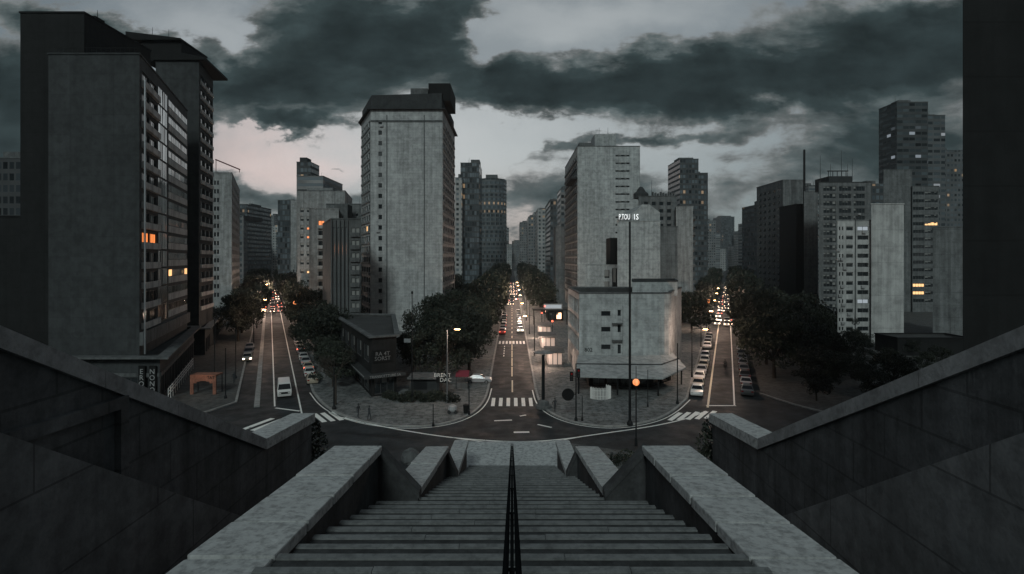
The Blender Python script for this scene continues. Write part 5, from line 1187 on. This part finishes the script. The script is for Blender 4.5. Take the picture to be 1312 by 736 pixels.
for k in range(6):
    y = 112 + 32 * k; street_lamp('street lamp standing in the row along the right kerb of the central avenue', 4.6, y, 8.2, (-1.6, 0), 1900 if k < 2 else 6500, 'lamps along the right of the central avenue', True, .08)
for k in range(5):
    p = G(313, 512) + DL * (52 + 34 * k); street_lamp('street lamp standing in the row along the left kerb of the left avenue', p.x, p.y, 8.2, tuple(NL * 1.8), 2300 if k < 2 else 6500, 'lamps along the left of the left avenue', True, .08)
for k in range(5):
    p = G(879, 510) + DR * (14 + 34 * k); street_lamp('street lamp standing in the row along the left kerb of the right avenue', p.x, p.y, 8.2, tuple(NR * 1.8), 1800 if k < 2 else 4500, 'lamps along the left of the right avenue', True, .08)
def pole(name, label, cat, px, py, ytop, r, parts=(), mat='metal_dark', taper=.7):
    p = G(px, py); t = thing(name, label, cat, (p.x, p.y, .14)); h = ZZ(ytop, p.y); m = MB(); m.tube((p.x, p.y, .14), (p.x, p.y, h), r, r * taper, 8); m.build('pole', M[mat], t)
    m = MB(); m.lathe((p.x, p.y, .14), [(r * 2.4, 0), (r * 2.2, .25), (r * 1.3, .5)], 10); m.build('base', M[mat], t); return t, p, h
pole('mast', 'very tall black mast rising from the kerb before the corner block', 'mast', 807, 546, 284, .16)
t, p, h = pole('flagpole', 'tall thin pole with a small plate in front of the tiled tower', 'pole', 528, 517, 376, .085)
MB().lathe((p.x, p.y, h), [(.12, -.1), (.16, .1), (.08, .3)], 8).build('finial', M['metal_dark'], t); part_box(t, 'plate', p.x - 1.1, p.y - .12, ZZ(439, p.y), p.x - .2, p.y - .08, ZZ(434, p.y), M['metal'])
t, p, h = pole('utility_pole', 'thick dark post with a heavy stepped base on the right corner pavement', 'pole', 696, 524, 455, .24, taper=.85)
MB().lathe((p.x, p.y, .14), [(1.1, 0), (1.1, .35), (.8, .4), (.75, .9), (.35, 1.1)], 12).build('plinth', M['conc_mid'], t)
def signal(label, px, py, ytop, heads):
    t, p, h = pole('traffic_light', label, 'traffic light', px, py, ytop, .09)
    for dx, z, ang in heads:
        m = MB(); m.box(p.x + dx - .2, p.y - .18, z - .55, p.x + dx + .2, p.y + .18, z + .55); hd = m.build('signal_head', M['conc_black'], t)
        for k, c in enumerate(('tail_off', 'tyre', 'tyre')):
            m = MB(); m.tube((p.x + dx, p.y - .185, z + .34 - .34 * k), (p.x + dx, p.y - .24, z + .34 - .34 * k), .12, n=10); m.build('lens', M[c], hd)
        m = MB(); m.tube((p.x, p.y, z), (p.x + dx, p.y, z), .04, n=6); m.build('bracket', M['metal_dark'], t)
    return t, p, h
t, p, h = signal('traffic light on a black post at the kerb left of the sloping canopy', 738, 541, 466, ((-.55, 5.6, 0), (.3, 6.0, 0)))
m = MB(); m.tube((p.x - 1.0, p.y - .1, 3.4), (p.x - 1.0, p.y - .16, 3.4), .75, n=20); m.tube((p.x - 1.0, p.y - .1, 3.4), (p.x, p.y, 3.4), .05, n=6); m.build('round_sign', M['conc_black'], t)
pole('post', 'short slim post just right of the traffic light', 'post', 746, 541, 508, .06); pole('post', 'thin leaning looking post on the kerb before the zebra crossing', 'post', 601, 533, 495, .07)
pole('post', 'short dark post at the front kerb of the left corner pavement', 'post', 555, 548, 518, .07); pole('post', 'slim post beside the orb lamp near the canopy corner', 'post', 830, 523, 474, .05)
pole('post', 'slim post under the right end of the sloping canopy', 'post', 868, 519, 440, .09)
for i, (x, y) in enumerate(((275, 500), (289, 512), (302, 486))): pole('post', '%s dark post on the pavement by the left avenue' % ['leftmost', 'middle', 'rightmost'][i], 'post', x, y, [410, 446, 420][i], .09)
pole('post', 'dark post among the shadows at the left zebra crossing', 'post', 428, 526, 470, .12)
# bins, fenced enclosure, signs, kiosks
p = G(586, 531)
t = thing('hand_cart', 'small rounded white cart beside a dark bin on the left corner pavement', 'cart', (p.x - .35, p.y, .15))
m = MB(); m.lathe((p.x - .6, p.y, .35), [(.45, 0), (.6, .3), (.5, .7), (.2, .9)], 12); m.build('tub', M['frame_pale'], t)
for dx in (-1.0, -.2):
    m = MB(); m.tube((p.x + dx, p.y - .45, .4), (p.x + dx, p.y - .37, .4), .25, n=12); m.build('wheel', M['tyre'], t)
t = thing('litter_bin', 'dark upright bin beside the small white cart', 'bin', (p.x + 1.3, p.y, .15)); MB().lathe((p.x + 1.1, p.y, .15), [(.3, 0), (.36, 1.0)], 10).build('body', M['conc_black'], t); MB().lathe((p.x + 1.1, p.y, 1.152), [(.4, 0), (.38, .1), (.1, .2)], 10).build('lid', M['metal_dark'], t)
t = thing('picket_enclosure', 'curved pale picket fence on the pavement under the sloping canopy', 'fence', (12.8, 79, .15))
for k in range(26):
    a = R(-160 + 8.2 * k); x, y = 12.6 + 1.5 * math.cos(a), 78.2 + 1.2 * math.sin(a); m = MB(); m.box(x - .055, y - .03, .15, x + .055, y + .03, 1.75 + .08 * (k % 2)); m.build('picket', M['white_metal'], t)
for z in (.6, 1.4):
    m = MB()
    for k in range(25):
        a, c = R(-160 + 8.2 * k), R(-160 + 8.2 * (k + 1)); m.tube((12.6 + 1.46 * math.cos(a), 78.2 + 1.16 * math.sin(a), z), (12.6 + 1.46 * math.cos(c), 78.2 + 1.16 * math.sin(c), z), .03, n=5)
    m.build('rail', M['white_metal'], t)
p = G(567, 512); t = thing('lettered_sign', 'small white lettered two line sign beside the tall street lamp', 'sign', (p.x, p.y, .15)); MB().box(p.x - .9, p.y - .02, 2.3, p.x + .9, p.y + .06, 3.9).build('panel', M['conc_black'], t)
text(t, 'BRENT\n    DAC', .8, (p.x, p.y - .05, 3.1), 0, M['white_metal'], .02)
for dx in (-.7, .7): MB().tube((p.x + dx, p.y + .1, .15), (p.x + dx, p.y + .1, 3.9), .05, n=6).build('post', M['metal_dark'], t)
p = G(549, 508); t = thing('kiosk', 'low dark kiosk with flat roof left of the lettered sign', 'kiosk', (p.x, p.y, .15)); MB().box(p.x - 2.6, p.y, .15, p.x + 1.6, p.y + 3, 2.6).build('body', M['conc_dark'], t); MB().box(p.x - 3.0, p.y - .7, 2.603, p.x + 2, p.y + 3.3, 2.85).build('roof', M['conc_mid'], t)
MB().box(p.x - 2.2, p.y - .05, 1.0, p.x - .2, p.y - .003, 2.2).build('shutter', M['metal_dark'], t)
p = G(592, 500); t = thing('market_stall', 'small stall with a red awning under the trees by the white car', 'stall', (p.x, p.y, .15)); m = MB(); m.prism([(p.x - 1, p.y), (p.x + 1, p.y), (p.x + 1, p.y + 1.6), (p.x - 1, p.y + 1.6)], 2.0, 2.1, ztop=[2.1, 2.1, 2.7, 2.7]); m.build('awning', plain('red_canvas', (.16, .02, .035), .9), t)
MB().box(p.x - .8, p.y + .3, .15, p.x + .8, p.y + 1.4, 1.0).build('counter', M['conc_mid'], t)
for dx in (-.9, .9): MB().tube((p.x + dx, p.y + .1, .15), (p.x + dx, p.y + .1, 2.0), .04, n=6).build('post', M['metal_dark'], t)
# left avenue: railing, orange stall
t = thing('ramp_railing', 'white three bar railing along the podium front by the left avenue', 'railing', (-47.6, 76, .1)); A, B = Vector((-47.5, 75.5)), Vector((-57.5, 98.5))
for z in (2.05, 1.6, 1.15): MB().tube((A.x, A.y, z), (B.x, B.y, z), .055, n=6).build('rail', M['white_metal'], t)
for k in range(14): q = A.lerp(B, k / 13); MB().tube((q.x, q.y, .1), (q.x, q.y, 2.1), .045, n=6).build('post', M['white_metal'], t)
p = G(260, 507); t = thing('orange_stall', 'orange arched stall front with dark lettering on the left pavement', 'stall', (p.x, p.y, .15)); m = MB(); oc = rough_mat('orange_panel', (.28, .125, .085), .4, 1.2, .3, .8, 0)
for i in range(8):
    x0_, x1_ = -1.9 + 3.8 * i / 8, -1.9 + 3.8 * (i + 1) / 8; f = lambda x: 1.2 + .95 * math.sqrt(max(0, 1 - (x / 1.5) ** 2)) if abs(x) < 1.5 else .15
    z0_ = .15 if (x0_ + x1_) / 2 < -1.45 or (x0_ + x1_) / 2 > 1.45 else .5 * (f(x0_ * .95) + f(x1_ * .95)); m.box(p.x + x0_, p.y, z0_, p.x + x1_ - .001, p.y + .15, 3.0)
m.build('front', oc, t); text(t, 'TAT', .6, (p.x + 1.15, p.y - .02, 2.6), 0, M['conc_black'], .02)
MB().box(p.x - 1.9, p.y + .153, 2.8, p.x + 1.9, p.y + 2.0, 3.0).build('roof', oc, t)
for dx in (-1.8, 1.8): MB().tube((p.x + dx, p.y + 1.9, .15), (p.x + dx, p.y + 1.9, 2.8), .06, n=6).build('post', M['metal_dark'], t)
lamp_light((p.x, p.y - 1.5, 3.6), 45, t, .2, (1, .6, .4))
# lit shops, canopies and the footbridge on the right of the central avenue
def lit_stall(label, x, y, w, dpt, h, e, glow=True):
    t = thing('lit_kiosk', label, 'kiosk', (x, y, .15)); MB().box(x, y, .15, x + w, y + dpt, h).build('body', M['conc_mid'], t); MB().box(x - .5, y - .9, h + .003, x + w + .4, y + dpt + .3, h + .2).build('roof', M['conc_mid'], t)
    if glow:
        for k in range(3): m = MB(); a = x + w * (k + .1) / 3; m.box(a, y - .04, .7, a + w * .8 / 3, y - .003, h - .3); m.build('window', M['shop_glow'], t)
        m = MB(); m.box(x - .04, y + .3, .7, x - .003, y + dpt - .3, h - .3); m.build('window', M['shop_glow'], t); lamp_light((x - .9, y - 1.2, h - .4), e, t, .3, (1, .68, .52))
    return t
lit_stall('glowing kiosk nearest the zebra crossing on the right pavement of the central avenue', 6.6, 100, 2.6, 5, 3.0, 700)
lit_stall('second glowing kiosk along the right pavement of the central avenue', 6.4, 119, 3.0, 6, 3.1, 900); lit_stall('third glowing kiosk along the right pavement of the central avenue', 6.8, 138, 3.0, 6, 3.1, 900)
t = thing('bus_shelter', 'dark shelter with a lit white sign panel beyond the glowing kiosks', 'shelter', (9.5, 165, .15)); MB().box(6.2, 163, 4.6, 17, 169, 5.0).build('roof', M['conc_dark'], t); MB().box(9.5, 162.9, 5.02, 15, 163.2, 6.6).build('sign_panel', M['frame_pale'], t); MB().box(9.8, 162.86, 5.3, 14.7, 162.897, 6.3).build('light_panel', M['glass_white'], t)
for x in (6.6, 11.5, 16.6): MB().tube((x, 165, .15), (x, 165, 4.6), .15, n=8).build('post', M['metal_dark'], t)
for i, (x, y, z) in enumerate(((9.0, 150, 6.8), (9.6, 130, 5.0), (8.6, 158, 4.2))):
    t = thing('signal_lamp', '%s of the small red signal lamps above the glowing kiosks' % ['highest', 'nearest', 'lowest'][i], 'signal lamp', (x, y, .15)); MB().tube((x, y, .15), (x, y, z), .07, n=6).build('pole', M['metal_dark'], t); MB().lathe((x, y, z), [(.1, 0), (.22, .12), (.2, .3), (.06, .4)], 10).build('lens', M['tail'], t)
p = G(697, 472); t = thing('round_canopy', 'round pale edged canopy on a thin post beside the glowing kiosks', 'canopy', (p.x, p.y, .15)); z = ZZ(452, p.y); MB().lathe((p.x, p.y, z), [(2.0, 0), (2.05, .15), (.3, .5)], 18).build('roof', M['conc_pale'], t); MB().tube((p.x, p.y, .15), (p.x, p.y, z), .09, n=8).build('post', M['metal_dark'], t)

# ------------------------------------------------------------------ evening air
hz = MB().box(-1500, -60, -1, 1500, 1250, 112).build('haze', [bpy.data.materials.new('haze_air')]); hz['kind'] = 'stuff'
hm = hz.data.materials[0]; hm.use_nodes = True; hm.node_tree.nodes.clear(); ho = hm.node_tree.nodes.new('ShaderNodeOutputMaterial'); hv = hm.node_tree.nodes.new('ShaderNodeVolumePrincipled')
hv.inputs['Color'].default_value = (.85, .93, .95, 1); hv.inputs['Density'].default_value = .00012; hv.inputs['Anisotropy'].default_value = .3
hm.node_tree.links.new(hv.outputs[0], ho.inputs['Volume'])
